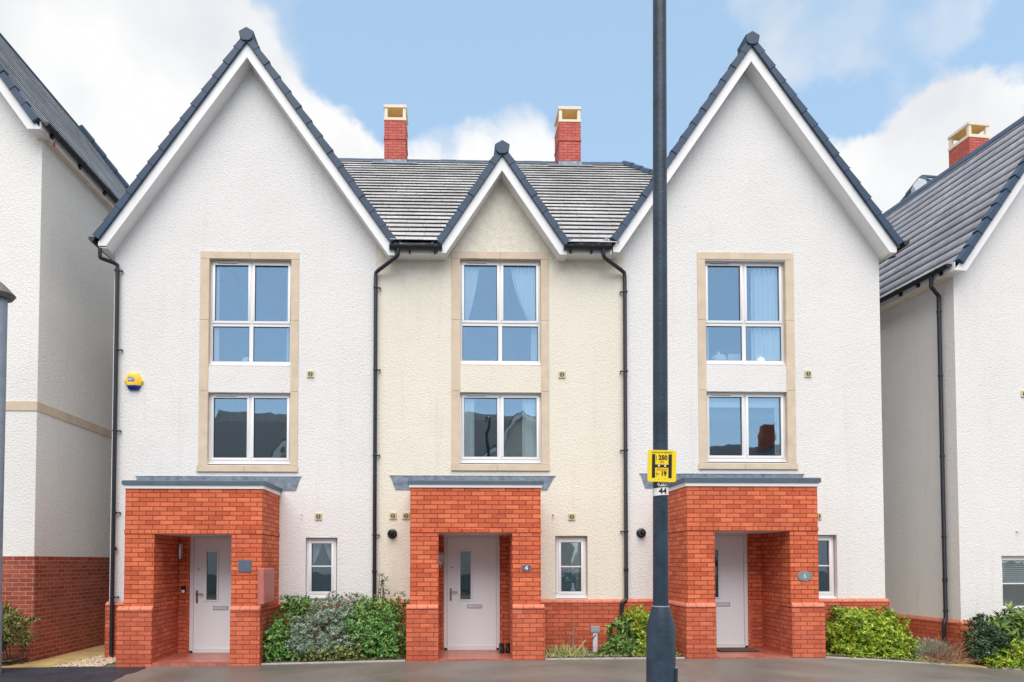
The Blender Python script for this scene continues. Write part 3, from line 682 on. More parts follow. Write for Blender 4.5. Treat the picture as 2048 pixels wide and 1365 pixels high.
gable_spec = {
 'left': dict(A=(494, 115), FL=(188.6, 472.5), FR=(792.7, 481), vtop=64, zbL=495.5, zbR=507.7, xoL=196, xoR=789, yb=11.5),
 'mid': dict(A=(1004.2, 341), FL=(871.6, 484), FR=(1139, 486), vtop=289, zbL=508, zbR=508, xoL=876, xoR=1134, yb=2.6),
 'right': dict(A=(1502.6, 123), FL=(1221.5, 478), FR=(1803, 486), vtop=72, zbL=508, zbR=502, xoL=1226, xoR=1793, yb=11.5),
}
def facade(nm, label, houseno):
    S = HS[nm]; g = gable_spec[nm]; pc = S['porch']; rm = M[S['mat']]
    x0, x1 = S['x0'], S['x1']
    root = house_root('terraced_house', label, (x0+x1)/2, 0, group=None)
    zbell = Z_((S['small'][0]+S['small'][1])/2, S['bell'])
    # --- openings in the wall (face at y = 0)
    st = S['stone']; xa, za = P(st[0]-1, 720); xb = X_(st[1], 720); zlt = Z_(500 if nm == 'left' else st[0], st[2]); zls = Z_(st[0], st[3])
    j0, j1 = X_(S['jamb'][0], 720), X_(S['jamb'][1], 720)
    fpx = S['frame']; f2 = S['frame2']
    REC = .085      # windows sit back from the face
    zt1, zb1 = Z_(fpx[0], 517.5 if nm != 'right' else 519), Z_(fpx[0], fpx[3]+3)
    zt2, zb2 = Z_(f2[0], S['head']), Z_(f2[0], f2[3]+5)
    sm = S['small']; sx0, sx1 = X_(sm[0], 1130), X_(sm[1], 1130); sz1, sz0 = Z_(sm[0], sm[2]), zbell
    dr = S['door']; dx0, dx1 = X_(dr[0], 1180), X_(dr[1], 1180); dz1 = Z_(dr[0], dr[2]); dz0 = Z_(dr[0], dr[3])
    ztop = z_eave-.085
    holes = [(j0, j1, zb1, zt1), (j0, j1, zb2, zt2), (sx0, sx1, sz0, sz1), (dx0, dx1, -.6, dz1)]
    w = MB(); wall_grid(w, x0, x1, -.6, ztop, holes, 0, .28)
    # gable: A at the wall plane
    A = P(*g['A'], YB); FL = P(*g['FL'], YB); FR = P(*g['FR'], YB)
    v = Z_(g['A'][0], g['vtop'], YB)-A[1]; out = (A[0], A[1]+v)
    mL = (out[1]-FL[1])/(out[0]-FL[0]); mR = (out[1]-FR[1])/(FR[0]-out[0])
    def zin(x): return A[1]-(A[0]-x)*mL if x < A[0] else A[1]-(x-A[0])*mR
    e = .02
    if nm == 'mid':
        xl = A[0]-(A[1]-ztop)/mL; xr = A[0]+(A[1]-ztop)/mR
        w.prism([(xl, ztop), (xr, ztop), (A[0], A[1]+e)], 0, .28)
        for (nb, side, xe) in (('left', 1, x0), ('right', -1, x1)):      # corners under the big gables' verges
            gg = gable_spec[nb]; A2 = P(*gg['A'], YB); F2 = P(*gg['FR' if side > 0 else 'FL'], YB); v2 = Z_(gg['A'][0], gg['vtop'], YB)-A2[1]
            mm = (A2[1]+v2-F2[1])/abs(F2[0]-A2[0]); zz = A2[1]-abs(xe-A2[0])*mm+.02; xf = A2[0]+side*(A2[1]+.02-ztop)/mm
            w.prism([(xe, ztop), (xf, ztop), (xe, zz)], 0, .28)
    else:
        pl = [(x0, ztop), (x1, ztop)]
        if zin(x1) > ztop: pl += [(x1, zin(x1)+e)]
        pl += [(A[0], A[1]+e)]
        if zin(x0) > ztop: pl += [(x0, zin(x0)+e)]
        w.prism(pl, 0, .28)
    # rear and side walls
    if nm != 'mid':
        w.prism([(x0, -.6), (x1, -.6), (x1, ztop), (A[0], A[1]), (x0, ztop)], ROWB-.28, ROWB)
    else: w.box(x0, x1, ROWB-.28, ROWB, -.6, ztop)
    zt_s = lambda x: max(ztop, min(zin(x), ztop+.5))
    w.box(x0, x0+.25, .28, ROWB-.28, -.6, ztop); w.box(x1-.25, x1, .28, ROWB-.28, -.6, ztop)
    wall = sub(root, w, 'wall', rm)
    # rooms behind the glass
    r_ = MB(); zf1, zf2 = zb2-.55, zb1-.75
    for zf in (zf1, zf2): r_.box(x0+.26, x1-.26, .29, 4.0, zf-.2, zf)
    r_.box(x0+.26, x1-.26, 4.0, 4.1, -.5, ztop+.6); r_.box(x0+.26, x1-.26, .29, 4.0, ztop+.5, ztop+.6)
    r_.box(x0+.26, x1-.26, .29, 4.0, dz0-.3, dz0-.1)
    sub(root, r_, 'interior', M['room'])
    # --- stone surround
    s_ = MB(); yp = -.014; gp = .004
    cx = (xa+xb)/2
    so = S['sill_stone']; sx_0, sx_1 = X_(so[0], 937), X_(so[1], 937)
    ztl = Z_(st[0], st[2]); zlb = zt1+.0
    zm = Z_(st[0], 640); zm2 = Z_(st[0], S['head']-2); zsl = Z_(st[0], f2[3]+5)
    zst, zsb = Z_(st[0], f2[3]+6.0), Z_(st[0], st[3])
    blocks = [(xa, cx-gp/2, zlb-.003, ztl), (cx+gp/2, xb, zlb-.003, ztl)]
    for (a, b) in ((xa, j0+.004), (j1-.004, xb)):
        zz = [zst+gp, (zst+zm2)/2+.25, zm2, zm, zlb-gp]
        zz = [zst+gp, zm2, zm, zlb-gp]
        for c, d_ in zip(zz, zz[1:]): blocks.append((a, b, c+gp/2, d_-gp/2))
    blocks += [(sx_0, cx-gp/2-.06, zsb, zst), (cx+gp/2-.06, sx_1, zsb, zst)]
    for (a, b, c, d_) in blocks: s_.box(a, b, yp if d_ > zst+.01 else yp-.02, .09, c, d_)
    sub(root, s_, 'stone_surround', M['stone'], bevel=.004)
    jm = MB(); jm.box(xa+.01, xb-.01, yp+.006, .02, zlb, ztl-.01); jm.box(sx_0+.01, sx_1-.01, yp-.012, .02, zsb+.01, zst-.01)
    jm.box(xa+.01, j0-.003, yp+.006, .02, zst, zlb-.002); jm.box(j1+.003, xb-.01, yp+.006, .02, zst, zlb-.002)
    sub(root, jm, 'stone_joint', M['joint'])
    # --- windows
    def pw(fp, y=REC, **k):
        a = X_(fp[0], (fp[2]+fp[3])/2, y); b = X_(fp[1], (fp[2]+fp[3])/2, y); return a, b, Z_(fp[0], fp[3], y), Z_(fp[0], fp[2], y)
    a, b, c, d_ = pw(fpx); a, b, d_ = j0-.006, j1+.006, zt1+.004; window(root, a, b, c, d_, REC, 'four', sill_over=.0)
    fil = MB()                     # render returns either side of the frames
    fil.box(a, b, REC+.05, .2, c-.06, c-.03)
    UP = (a, b, c, d_)
    sub(root, fil, 'window_reveal', rm); fil = MB()
    a, b, c, d_ = pw(f2); a, b, d_ = j0-.006, j1+.006, zt2+.004; window(root, a, b, c, d_, REC, 'two', sill_over=.0)
    fil.box(a, b, REC+.05, .2, c-.06, c-.03)
    LO = (a, b, c, d_)
    sub(root, fil, 'window_reveal', rm); fil = MB()
    ys = .09
    a, b, c, d_ = pw(S['smallf'], ys); window(root, a, b, c, d_, ys, 'one', bar=.505 if nm != 'left' else .52, sill_over=.03)
    fil.box(sx0-.01, a, ys+.02, .2, c-.06, d_+.05); fil.box(b, sx1+.01, ys+.02, .2, c-.06, d_+.05); fil.box(a, b, ys+.02, .2, d_, d_+.05); fil.box(sx0, sx1, ys+.05, .2, sz0-.02, c-.03)
    SMW = (a, b, c, d_)
    sub(root, fil, 'window_reveal', rm)
    # lead drip over spandrel head
    # --- brick base with header capping
    bb = MB(); px_p = pc['pl']
    xpl = X_(px_p[0], 1260, YF); xpr = X_(px_p[3], 1260, YF)
    zb_ = zbell-.07
    po = -.045
    lo_, hi_ = x0-(.045 if nm == 'left' else 0), x1+(.045 if nm == 'right' else 0)
    dl, dr_ = dx0-.0, dx1+.0
    for (a, b) in ((lo_, dl-.035), (dr_+.035, hi_)):
        bb = MB(); bb.box(a, b, po, .0-.001, -.6, zb_); sub(root, bb, 'brick_base', M['brick_base'])
    rng = random.Random(hash(nm) % 100)
    segs = []
    for (a, b) in ((lo_, X_(pc['up'][0], 1200, 0)), (X_(pc['up'][1], 1200, 0), hi_)):
        cb = MB(); n = max(1, round((b-a)/.225)); w_ = (b-a)/n
        for i in range(n):
            cb.prism_x([(po-.012, zb_+.001), (po-.012, zb_+.03), (-.002, zbell), (-.002, zb_+.001)], a+i*w_+.003, a+(i+1)*w_-.003)
        sub(root, cb, 'capping_bricks', M['cap'], bevel=.004)
    # --- porch
    def XF(px, py=1140): return X_(px, py, YF)
    def ZF(py, px=None): return Z_(px if px else pc['up'][0], py, YF)
    ux0, ux1 = XF(pc['up'][0], 1020), XF(pc['up'][1], 1020)
    ox0, ox1 = XF(pc['op'][0]), XF(pc['op'][1]); zt = ZF(pc['top']); zs = ZF(pc['soff']); zc0, zc1 = ZF(pc['cap'][1]), ZF(pc['cap'][0])
    zb0 = ZF(pc['base'])
    p_ = MB(); wt = .215
    pier = .34
    inl, inr = ox0-.02, ox1+.02
    p_.box(ux0, ox0, YF, YF+pier, zc0-.01, zs); p_.box(ox1, ux1, YF, YF+pier, zc0-.01, zs)
    p_.box(ux0, ox0-.03, YF+pier, .02, zc0-.01, zs); p_.box(ox1+.03, ux1, YF+pier, .02, zc0-.01, zs)
    p_.box(ux0, ux1, YF, YF+.22, zs, zt); p_.box(ux0, ux0+.22, YF+.22, .02, zs, zt); p_.box(ux1-.22, ux1, YF+.22, .02, zs, zt)
    # flat strip of wall round the door, inside the recess
    p_.box(ox0-.03, dx0-.002, -.04, -.001, -.3, zs); p_.box(dx1+.002, ox1+.03, -.04, -.001, -.3, zs)
    pb = sub(root, p_, 'porch', M['brick'], uvoff=(-ux0+.0, -zb0+.0))
    band = MB(); n = round((ux1-ux0)/.225); w_ = (ux1-ux0+.024)/n
    for i in range(n): band.box(ux0-.012+i*w_+.003, ux0-.012+(i+1)*w_-.003, YF-.012, YF+.1, zs+.003, zs+.068)
    for xx, sgn in ((ux0-.012, 1), (ux1+.012, -1)):
        for i in range(5):
            ya = YF+.1+i*.21; band.box(min(xx, xx+sgn*.1), max(xx, xx+sgn*.1), ya+.003, min(ya+.207, -.002), zs+.003, zs+.068)
    sub(pb, band, 'projecting_course', M['brick'], bevel=.003, uvoff=(.1, -zs-.002))
    # plinths of the piers
    q = [XF(k, 1265) for k in pc['pl']]
    pl = MB(); yq = YF-.0
    po_ = .055
    pl.box(q[0], ox0+.0, YF-po_+.02, YF+pier+.06, -.4, zc0); pl.box(q[0], ox0-.032, YF+pier+.06, -.05, -.4, zc0)
    sub(pb, pl, 'porch_plinth', M['brick_base'], uvoff=(-q[0], -zb0))
    pl = MB(); pl.box(ox1, q[3], YF-po_+.02, YF+pier+.06, -.4, zc0); pl.box(ox1+.032, q[3], YF+pier+.06, -.05, -.4, zc0)
    sub(pb, pl, 'porch_plinth', M['brick_base'], uvoff=(-q[0], -zb0))
    for (a, b, inner, outer) in ((q[0], ox0, 1, -1), (ox1, q[3], -1, 1)):
        cp = MB(); n = 3; w_ = (b-a)/n
        for i in range(n):
            cp.prism_x([(YF-po_+.008, zc0+.001), (YF-po_+.008, zc0+.03), (YF-.004, zc1), (YF+.02, zc1), (YF+.02, zc0+.001)], a+i*w_+.003, a+(i+1)*w_-.003)
        xo, xw, sg = (q[0]-.010, ux0, 1) if inner == 1 else (q[3]+.010, ux1, -1)
        for i in range(5):
            ya = YF-po_+.03+i*.222; yb_ = min(ya+.215, -.06)
            poly = [(xo, zc0+.001), (xo, zc0+.03), (xw-.001*sg, zc1), (xw+.02*sg, zc1), (xw+.02*sg, zc0+.001)]
            if sg < 0: poly = poly[::-1]
            cp.prism(poly, ya, yb_)
        sub(pb, cp, 'capping_bricks', M['cap'], bevel=.004)
    # porch ceiling, fascia, roof edge, lead flashing
    ce = MB(); ce.box(ux0+.23, ux1-.23, YF+.225, .0, zs+.10, zs+.115); ce.box(ox0-.03, ox1+.03, YF+.002, -.002, zs-.001, zs+.012)
    sub(pb, ce, 'porch_ceiling', M['board'])
    fz = pc['fas']; fx0, fx1 = XF(fz[0], 970), XF(fz[1]+1.5, 970); zft = Z_(fz[0], fz[2], YF-.02); ez = pc['edge']
    fa = MB(); fa.box(ux0-.022, ux1+.022, YF-.022, YF-.001, zt+.0, zft); fa.box(ux0-.022, ux0-.001, YF-.001, -.001, zt, zft); fa.box(ux1+.001, ux1+.022, YF-.001, -.001, zt, zft)
    sub(pb, fa, 'fascia', M['upvc'], bevel=.002)
    zet = Z_(ez[0]+20, ez[2], YF-.03)
    rf = MB(); rf.prism_x([(YF-.045, zft-.008), (YF-.045, zet-.004), (YF-.01, zet+.012), (YF+.05, zet), (YF+.05, zft+.001), (YF-.023, zft+.001), (YF-.023, zft-.008)], ux0-.045, ux1+.045)
    for (a, b) in ((ux0-.045, ux0+.05), (ux1-.05, ux1+.045)): rf.box(a, b, YF+.05, -.001, zft+.001, zet+.004)
    rf.box(ux0+.05, ux1-.05, YF+.05, -.001, zft-.03, zft+.012)
    rf.box(ux0-.045, ux0-.0225, YF-.02, -.001, zft-.008, zft+.001); rf.box(ux1+.0225, ux1+.045, YF-.02, -.001, zft-.008, zft+.001)
    sub(pb, rf, 'porch_roof', M['roofing'])
    fl = S['flash']; fm = MB()
    a, b = X_(fl[0], fl[4]), X_(fl[1], fl[4]); c, d_ = X_(fl[2], fl[5]), X_(fl[3], fl[5]); zt_, zb__ = Z_(fl[0], fl[4]), Z_(fl[0], fl[5])
    fm.prism([(c, zb__), (d_, zb__), (b, zt_), (a, zt_)], -.012, -.0005)
    fm.box(a-.02, b+.02, -.016, -.0005, zt_-.004, zt_+.006)
    sub(root, fm, 'lead_flashing', M['lead'])
    # --- porch floor
    fl_ = MB(); zfl = dz0-.03
    fl_.box(ox0-.03, ox1+.03, YF-.02, .0, -.3, zfl-.0)
    for vi in (): pass
    flo = sub(pb, fl_, 'porch_floor', M['quarry'])
    for vtx in flo.data.vertices:       # falls towards the pavement
        if vtx.co.y < -.6 and vtx.co.z > -.1: vtx.co.z = ZF(pc['base']-1)+.008
    # --- door
    dm = MB(); yd = .0; ft = .065
    a, b = dx0+.002, dx1-.002
    dm.box(a, b, yd-.02, yd+.06, dz1-ft, dz1); dm.box(a, a+ft, yd-.02, yd+.06, dz0, dz1-ft); dm.box(b-ft, b, yd-.02, yd+.06, dz0, dz1-ft); dm.box(a+ft, b-ft, yd-.03, yd+.06, dz0-.04, dz0+.022)
    sub(root, dm, 'door_frame', M['upvc'], bevel=.003)
    la, lb, lz0, lz1 = a+ft+.004, b-ft-.004, dz0+.026, dz1-ft-.004
    W = lb-la
    gx0, gx1 = la+W*.262, la+W*.475; gz1, gz0 = lz1-.26, lz1-.26-.87
    lf = MB(); wall_grid(lf, la, lb, lz0, lz1, [(gx0, gx1, gz0, gz1)], yd, yd+.045)
    door = sub(root, lf, 'door', M['door'], bevel=.0)
    tr = MB(); e = .028
    for (p0, p1, p2, p3) in ((gx0-e, gx1+e, gz1, gz1+e), (gx0-e, gx1+e, gz0-e, gz0), (gx0-e, gx0, gz0, gz1), (gx1, gx1+e, gz0, gz1)): tr.box(p0, p1, yd-.014, yd-.0005, p2, p3)
    sub(door, tr, 'glazing_trim', M['door'], bevel=.003)
    g_ = MB(); g_.box(gx0, gx1, yd+.012, yd+.018, gz0, gz1); sub(door, g_, 'pane', M['door_glass'])
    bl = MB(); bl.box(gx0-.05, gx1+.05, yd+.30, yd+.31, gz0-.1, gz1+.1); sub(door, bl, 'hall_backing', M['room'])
    lx = la+W*.40; lz = lz0+(lz1-lz0)*.365
    l_ = MB(); l_.box(lx, lx+W*.315, yd-.012, yd-.0005, lz-.035, lz+.035); lb_ = sub(door, l_, 'letterbox', M['metal'], bevel=.006)
    l_ = MB(); l_.box(lx+.02, lx+W*.315-.02, yd-.018, yd-.0125, lz-.018, lz+.018); sub(lb_, l_, 'letter_flap', M['marker_post'], bevel=.003)
    hx = la+.055; hz = lz0+.99
    h_ = MB(); h_.box(hx-.015, hx+.017, yd-.012, yd-.0005, hz-.16, hz+.06); h_.tube([(hx, yd-.01, hz), (hx, yd-.055, hz), (hx+.125, yd-.058, hz-.002)], .010, 10); sub(door, h_, 'handle', M['bronze'])
    h_ = MB(); h_.lathe([(.015, 0), (.013, -.012)], (hx+.02, yd, lz0+1.43), 14, 'y'); sub(door, h_, 'peephole', M['bronze'])
    return dict(root=root, UP=UP, LO=LO, SM=SMW, A=A, FL=FL, FR=FR, v=v, g=g, q=q, ox=(ox0, ox1), ux=(ux0, ux1), zs=zs, dx=(dx0, dx1), dz=(dz0, dz1), XF=XF, ZF=ZF, porch=pb, mL=mL, mR=mR, ztop=ztop, zbell=zbell, zb0=zb0)

HL = facade('left', 'white rendered house with tall gable and a hexagonal yellow alarm box on its wall', '2')
HM = facade('mid', 'cream rendered middle house with the small low gable between two tall white gables', '4')
HR = facade('right', 'white rendered house with tall gable behind the dark lamp column and yellow sign', '6')
for H, nm in ((HL, 'left'), (HM, 'mid'), (HR, 'right')):
    g = H['g']
    gable(H['root'], H['A'], H['FL'], H['FR'], H['v'], Z_(g['A'][0], g['zbL'], YB), Z_(g['A'][0], g['zbR'], YB), X_(g['xoL'], 490, YB), X_(g['xoR'], 490, YB), YB, 0.0, ROWB+.3 if nm != 'mid' else 2.6,
          M['tile_row'])

# main roof: one run over the row, ridge parallel to the street; belongs to the middle house
rr = HM['root']
RY = 5.6; zr = Z_(1000, 327, RY)
es = z_eave+.03; y_e = -.36
pit = math.atan2(zr-es, RY-y_e)
xr1 = X_(1247, 330, RY); xr0 = X_(645, 330, RY)
xb0, xb1 = HL['A'][0]-1.0, xr1+2.6
SL = math.hypot(RY-y_e, zr-es)
body = MB(); dn = .05
RS = (zr-es)/(RY-y_e); yc = .45; zc_ = es+(yc-y_e)*RS; kc = (yc-y_e)/(RY-y_e)
xcl, xcr = xb0+(xr0-xb0)*kc, xb1+(xr1-xb1)*kc
FRl, FLr = HL['FR'], HR['FL']
body.add([(xcl, yc, zc_-dn), (xcr, yc, zc_-dn), (xr1, RY, zr-dn), (xr0, RY, zr-dn), (xb0, 2*RY-y_e, es-dn), (xb1, 2*RY-y_e, es-dn)],
         [(0, 1, 2, 3), (4, 3, 2, 5), (0, 3, 4), (1, 5, 2), (0, 4, 5, 1)])
for (xa_, xb_) in ((FRl[0]-.02, HM['FL'][0]+.02), (HM['FR'][0]-.02, FLr[0]+.02)):
    zq = es+(.3-y_e)*RS-dn
    body.add([(xa_, -.24, es-.03), (xb_, -.24, es-.03), (xb_, .27, zq), (xa_, .27, zq), (xa_, -.24, es-.09), (xb_, -.24, es-.09), (xb_, .27, es-.09), (xa_, .27, es-.09)],
         [(0, 1, 2, 3), (4, 7, 6, 5), (0, 4, 5, 1), (1, 5, 6, 2), (2, 6, 7, 3), (3, 7, 4, 0)])
mr = sub(rr, body, 'main_roof', M['dark'])
tm = MB()
sc_ = SL*kc
def U0(s_):
    z = (zr-es)*s_/SL; o = xb0+(xr0-xb0)*s_/SL
    return max(o, FRl[0]-z/HL['mR']-.10) if s_ < sc_ else o
def U1(s_):
    z = (zr-es)*s_/SL; o = xb1+(xr1-xb1)*s_/SL
    return min(o, FLr[0]+z/HR['mL']+.10) if s_ < sc_ else o
RA = (zr-es)/SL; oM = (HM['A'][0], HM['A'][1]+HM['v']); sA = math.ceil((oM[1]-es)/RA/.305)*.305
zrise = lambda s_: es+RA*s_
tiled_slope(tm, (0, y_e, es), (1, 0, 0), (0, RY-y_e, zr-es), U0, lambda s_: min(oM[0]-.02, HM['FL'][0]+(zrise(s_)-HM['FL'][1])/HM['mL']+.06), sA, e=.305, th=.040, jit=.0015, rng=random.Random(5))
tiled_slope(tm, (0, y_e, es), (1, 0, 0), (0, RY-y_e, zr-es), lambda s_: max(oM[0]+.02, HM['FR'][0]-(zrise(s_)-HM['FR'][1])/HM['mR']-.06), U1, sA, e=.305, th=.040, jit=.0015, rng=random.Random(7))
tiled_slope(tm, (0, y_e, es), (1, 0, 0), (0, RY-y_e, zr-es), U0, U1, SL, e=.305, th=.040, jit=.0015, rng=random.Random(9), S0=sA)
tiled_slope(tm, (0, 2*RY-y_e, es), (1, 0, 0), (0, -(RY-y_e), zr-es), lambda s: xb0+(xr0-xb0)*s/SL, lambda s: xb1+(xr1-xb1)*s/SL, SL, e=.305, tw=.6, rng=random.Random(6))
for (xb, xr, nx) in ((xb0, xr0, -1), (xb1, xr1, 1)):
    Lh = math.hypot(xr-xb, zr-es)
    tiled_slope(tm, (xb, RY, es), (0, 1, 0), (xr-xb, 0, zr-es), lambda s: max(-(RY-.4), -(RY-y_e)*(1-s/Lh)), lambda s: (RY-y_e)*(1-s/Lh), Lh, e=.31, tw=.5, rng=random.Random(8))
sub(mr, tm, 'tile_courses', M['tile_row'], weld=False, recalc=False)
rt = MB(); n = int((xr1-xr0)/.45)
rg = random.Random(3)
for i in range(n+1):
    a = xr0+i*.45; b = min(a+.445, xr1); dzz = rg.uniform(-.006, .006)
    rt.prism_x([(RY-.14, zr-.07+dzz), (RY-.11, zr-.0+dzz), (RY-.04, zr+.052+dzz), (RY+.04, zr+.052+dzz), (RY+.11, zr+dzz), (RY+.14, zr-.07+dzz)], a, b)
# hip tiles
for (xb, xr, sg) in ((xb0, xr0, -1), (xb1, xr1, 1)):
    for yy in (y_e, 2*RY-y_e):
        P0 = Vector((xr, RY, zr+.03)); P1 = Vector((xb, yy, es+.03)); P1 = P0.lerp(P1, .5); Lh = (P1-P0).length; k = int(Lh/.42)
        for i in range(k): rt.tube([P0.lerp(P1, i/k), P0.lerp(P1, (i+1.02)/k)], [.085, .105], 8)
sub(mr, rt, 'ridge_tiles', M['verge'])

def eaves(root, fx0, fx1, gx0, gx1, br, y=-.27):
    zf0, zf1 = Z_((fx0+fx1)/2, 508, y), Z_((fx0+fx1)/2, 488, y)
    a, b = X_(fx0, 500, y), X_(fx1, 500, y)
    f = MB(); f.box(a, b, y, y+.02, zf0, zf1+.02); sub(root, f, 'fascia', M['board'])
    f = MB(); f.box(a-.02, b+.02, y+.0205, .0, zf0+.004, zf0+.016); sub(root, f, 'soffit', M['board'])
    gutter(root, X_(gx0, 494, y-.07), X_(gx1, 494, y-.07), y-.068, Z_(gx0, 488.5, y-.13), [X_(k, 494, y-.07) for k in br])
    # valley ends of lead beside the verge feet
eaves(HM['root'], 781, 887, 779.5, 883.5, (819, 870))
eaves(HM['root'], 1131, 1224, 1128.5, 1222, (1142, 1184))
vl = MB()
for (a, b) in (((793, 480), (800, 489)), ((873, 481), (866, 489)), ((1139, 482), (1146, 489)), ((1219, 478), (1206, 489))):
    p0 = P(*a, -.30); p1 = P(*b, -.33); sgn = 1 if b[0] > a[0] else -1
    vl.add([(p0[0], -.30, p0[1]+.03), (p1[0], -.345, p1[1]+.0), (p1[0]+.06*sgn, -.345, p1[1]+.0), (p0[0]+.05*sgn, -.25, p0[1]+.06)], [(0, 1, 2, 3)])
    vl.add([(p0[0], -.29, p0[1]+.02), (p1[0], -.335, p1[1]-.01), (p1[0]+.06*sgn, -.335, p1[1]-.01), (p0[0]+.05*sgn, -.24, p0[1]+.05)], [(3, 2, 1, 0)])
sub(mr, vl, 'valley_lead', M['lead'], weld=False)

def chimney(root, fr, px0, px1, y0, depth, py_slab, py_base, py_brick, py_band, py_bot, lead=True, x0=None, mat='brick_chim', slabtop=None):
    PF = fr.P
    xm = (py_brick+py_bot)/2
    a = PF(px0, xm, y0)[0]; b = PF(px1, xm, y0)[0]; y1 = y0+depth
    Z = lambda py: PF((px0+px1)/2, py, y0)[1]
    zsb, zst = Z(py_slab[1]), Z(py_slab[0]); zb0, zb1 = Z(py_brick), Z(py_base)
    zbot = Z(py_bot)-.7
    m = MB(); m.box(a, b, y0, y1, zbot, zb0)
    ch = sub(root, m, 'chimney', M[mat], uvoff=(-a, 0))
    if py_band:
        m = MB(); zb = Z(py_band); m.box(a-.014, b+.014, y0-.014, y1+.014, zb, zb+.07); sub(ch, m, 'projecting_course', M[mat], uvoff=(.11, -zb))
    m = MB(); m.box(a-.012, b+.012, y0-.012, y1+.012, zb0, zb1); m.box(a-.018, b+.018, y0-.018, y1+.018, zsb, zst)
    pw = .085
    for (p, q) in ((a+.002, a+pw), (b-pw, b-.002)):
        for (r, s_) in ((y0+.002, y0+pw), (y1-pw, y1-.002)): m.box(p, q, r, s_, zb1, zsb)
    sub(ch, m, 'chimney_cap', M['stone_pale'], bevel=.004)
    m = MB(); m.box(a+.02, b-.02, y0+.02, y1-.02, zsb-.012, zsb-.001); sub(ch, m, 'cap_underside', M['stone_tan'])
    if lead:
        m = MB(); zl = Z(py_bot); m.box(a-.02, b+.02, y0-.02, y0-.001, zl-.16, zl); 
        for (p, q) in ((a-.02, a-.001), (b+.001, b+.02)): m.box(p, q, y0-.001, y1, zl-.2, zl)
        # apron dressed over the tiles
        t = math.tan(pit); yy = y0-.02; zz = es+(yy-y_e)*t+.05
        m.add([(a-.30, yy, zz+.01), (b+.30, yy, zz+.01), (b+.30, yy-.16, zz-.16*t+.012), (a-.30, yy-.16, zz-.16*t+.012)], [(0, 1, 2, 3)])
        sub(ch, m, 'lead_flashing', M['lead'])
    return ch
chimney(HL['root'], ROW, 768.5, 811.8, 5.36, .72, (210, 216), 235.5, 241, 279.5, 320)
chimney(HM['root'], ROW, 1118.2, 1161.5, 5.36, .72, (213.5, 219.5), 239.5, 244.5, 282.5, 323.5)

# downpipes of the row
yp = -.065; rp = .036
def pp(px, py, y=yp): x, z = P(px, py, y); return (x, y, z)
# left pipe
pipe(HL['root'], [pp(200, 497, -.30), pp(200, 514, -.30), pp(203, 517, -.28), pp(228, 526, -.10), pp(235, 531), pp(235, 545), pp(222.5, 1311, -.085)], rp,
     [pp(234, 541.5), pp(233.2, 700), pp(230, 862), pp(229, 1026), pp(225, 1195, -.08)], 1, [pp(228.5, 1098)])
g_ = MB(); gx, gz = P(178.5, 479, -.2); n = 10; r = .058
prof = [(gx+.09+r*math.cos(math.pi+i*math.pi/n), gz+r*1.5*math.sin(math.pi+i*math.pi/n)) for i in range(n+1)]
g_.prism(prof, YB+.0, ROWB); sub(HL['root'], g_, 'gutter', M['gutter'])
f_ = MB(); xf = X_(199, 490, -.27); zf0 = Z_(205, 495.5, YB)
f_.box(xf-.0, xf+.02, YB+.023, ROWB, zf0, zf0+.17); f_.box(xf+.02, xL, YB+.023, ROWB, zf0, zf0+.015); sub(HL['root'], f_, 'fascia', M['board'])
# the right-hand gable's own gutter
g_ = MB(); gx, gz = P(1806, 487, -.2)
prof = [(gx-.0+r*math.cos(math.pi+i*math.pi/n), gz+r*1.5*math.sin(math.pi+i*math.pi/n)) for i in range(n+1)]
g_.prism(prof, YB, ROWB); sub(HR['root'], g_, 'gutter', M['gutter'])
f_ = MB(); xf = X_(1793, 490, -.27); zf0 = Z_(1793, 502, YB)
f_.box(xf-.02, xf, YB+.023, ROWB, zf0, zf0+.17); f_.box(xR, xf-.02, YB+.023, ROWB, zf0, zf0+.015); sub(HR['root'], f_, 'fascia', M['board'])
q0 = P(1783, 515, 1.2)
pipe(HR['root'], [(q0[0]+.05, 1.2, q0[1]+.3), (q0[0]+.05, 1.2, q0[1]+.02), (xR+.07, 1.2, q0[1]-.3), (xR+.07, 1.2, .2)], rp)
# pipe at the left of the cream wall
pipe(HM['root'], [pp(796, 498, -.33), pp(796, 509, -.33), pp(793, 514, -.31), pp(757, 541, -.10), pp(752, 546), pp(751.5, 556), pp(748.5, 1240)], rp,
     [pp(751.5, 575.5), pp(751, 740), pp(750, 911), pp(749, 1070.5)], 1, [pp(749, 1143)])
pipe(HM['root'], [pp(1207, 498, -.33), pp(1207, 511, -.33), pp(1209.5, 516, -.31), pp(1243, 541, -.10), pp(1248.5, 546), pp(1249.5, 556), pp(1252.5, 1196, -.065), pp(1251, 1201, -.08), pp(1244.5, 1205, -.10), pp(1243.5, 1211, -.10), pp(1243.5, 1300, -.10)], rp,
     [pp(1250.5, 584), pp(1251, 743), pp(1251.5, 901), pp(1252, 1063.5)], -1, [pp(1252.2, 1140)])

# vents, flues, hooks, alarm, plaques, meter box
vent_plate(HL['root'], 613.6, 629, 741, 757); vent_plate(HL['root'], 629.5, 645, 1026, 1041); hook(HL['root'], 602.5, 1030)
vent_plate(HM['root'], 1116, 1131.5, 743, 757); vent_plate(HM['root'], 779, 793.5, 1024.7, 1040); vent_plate(HM['root'], 805, 819.6, 1024.7, 1040); vent_plate(HM['root'], 1136, 1150.7, 1027, 1041.5)
hook(HM['root'], 1106, 1030); flue(HM['root'], 784.5, 1068)
vent_plate(HR['root'], 1608, 1623, 741, 756); vent_plate(HR['root'], 1628, 1643, 1025.5, 1041); flue(HR['root'], 1282, 1066.5)

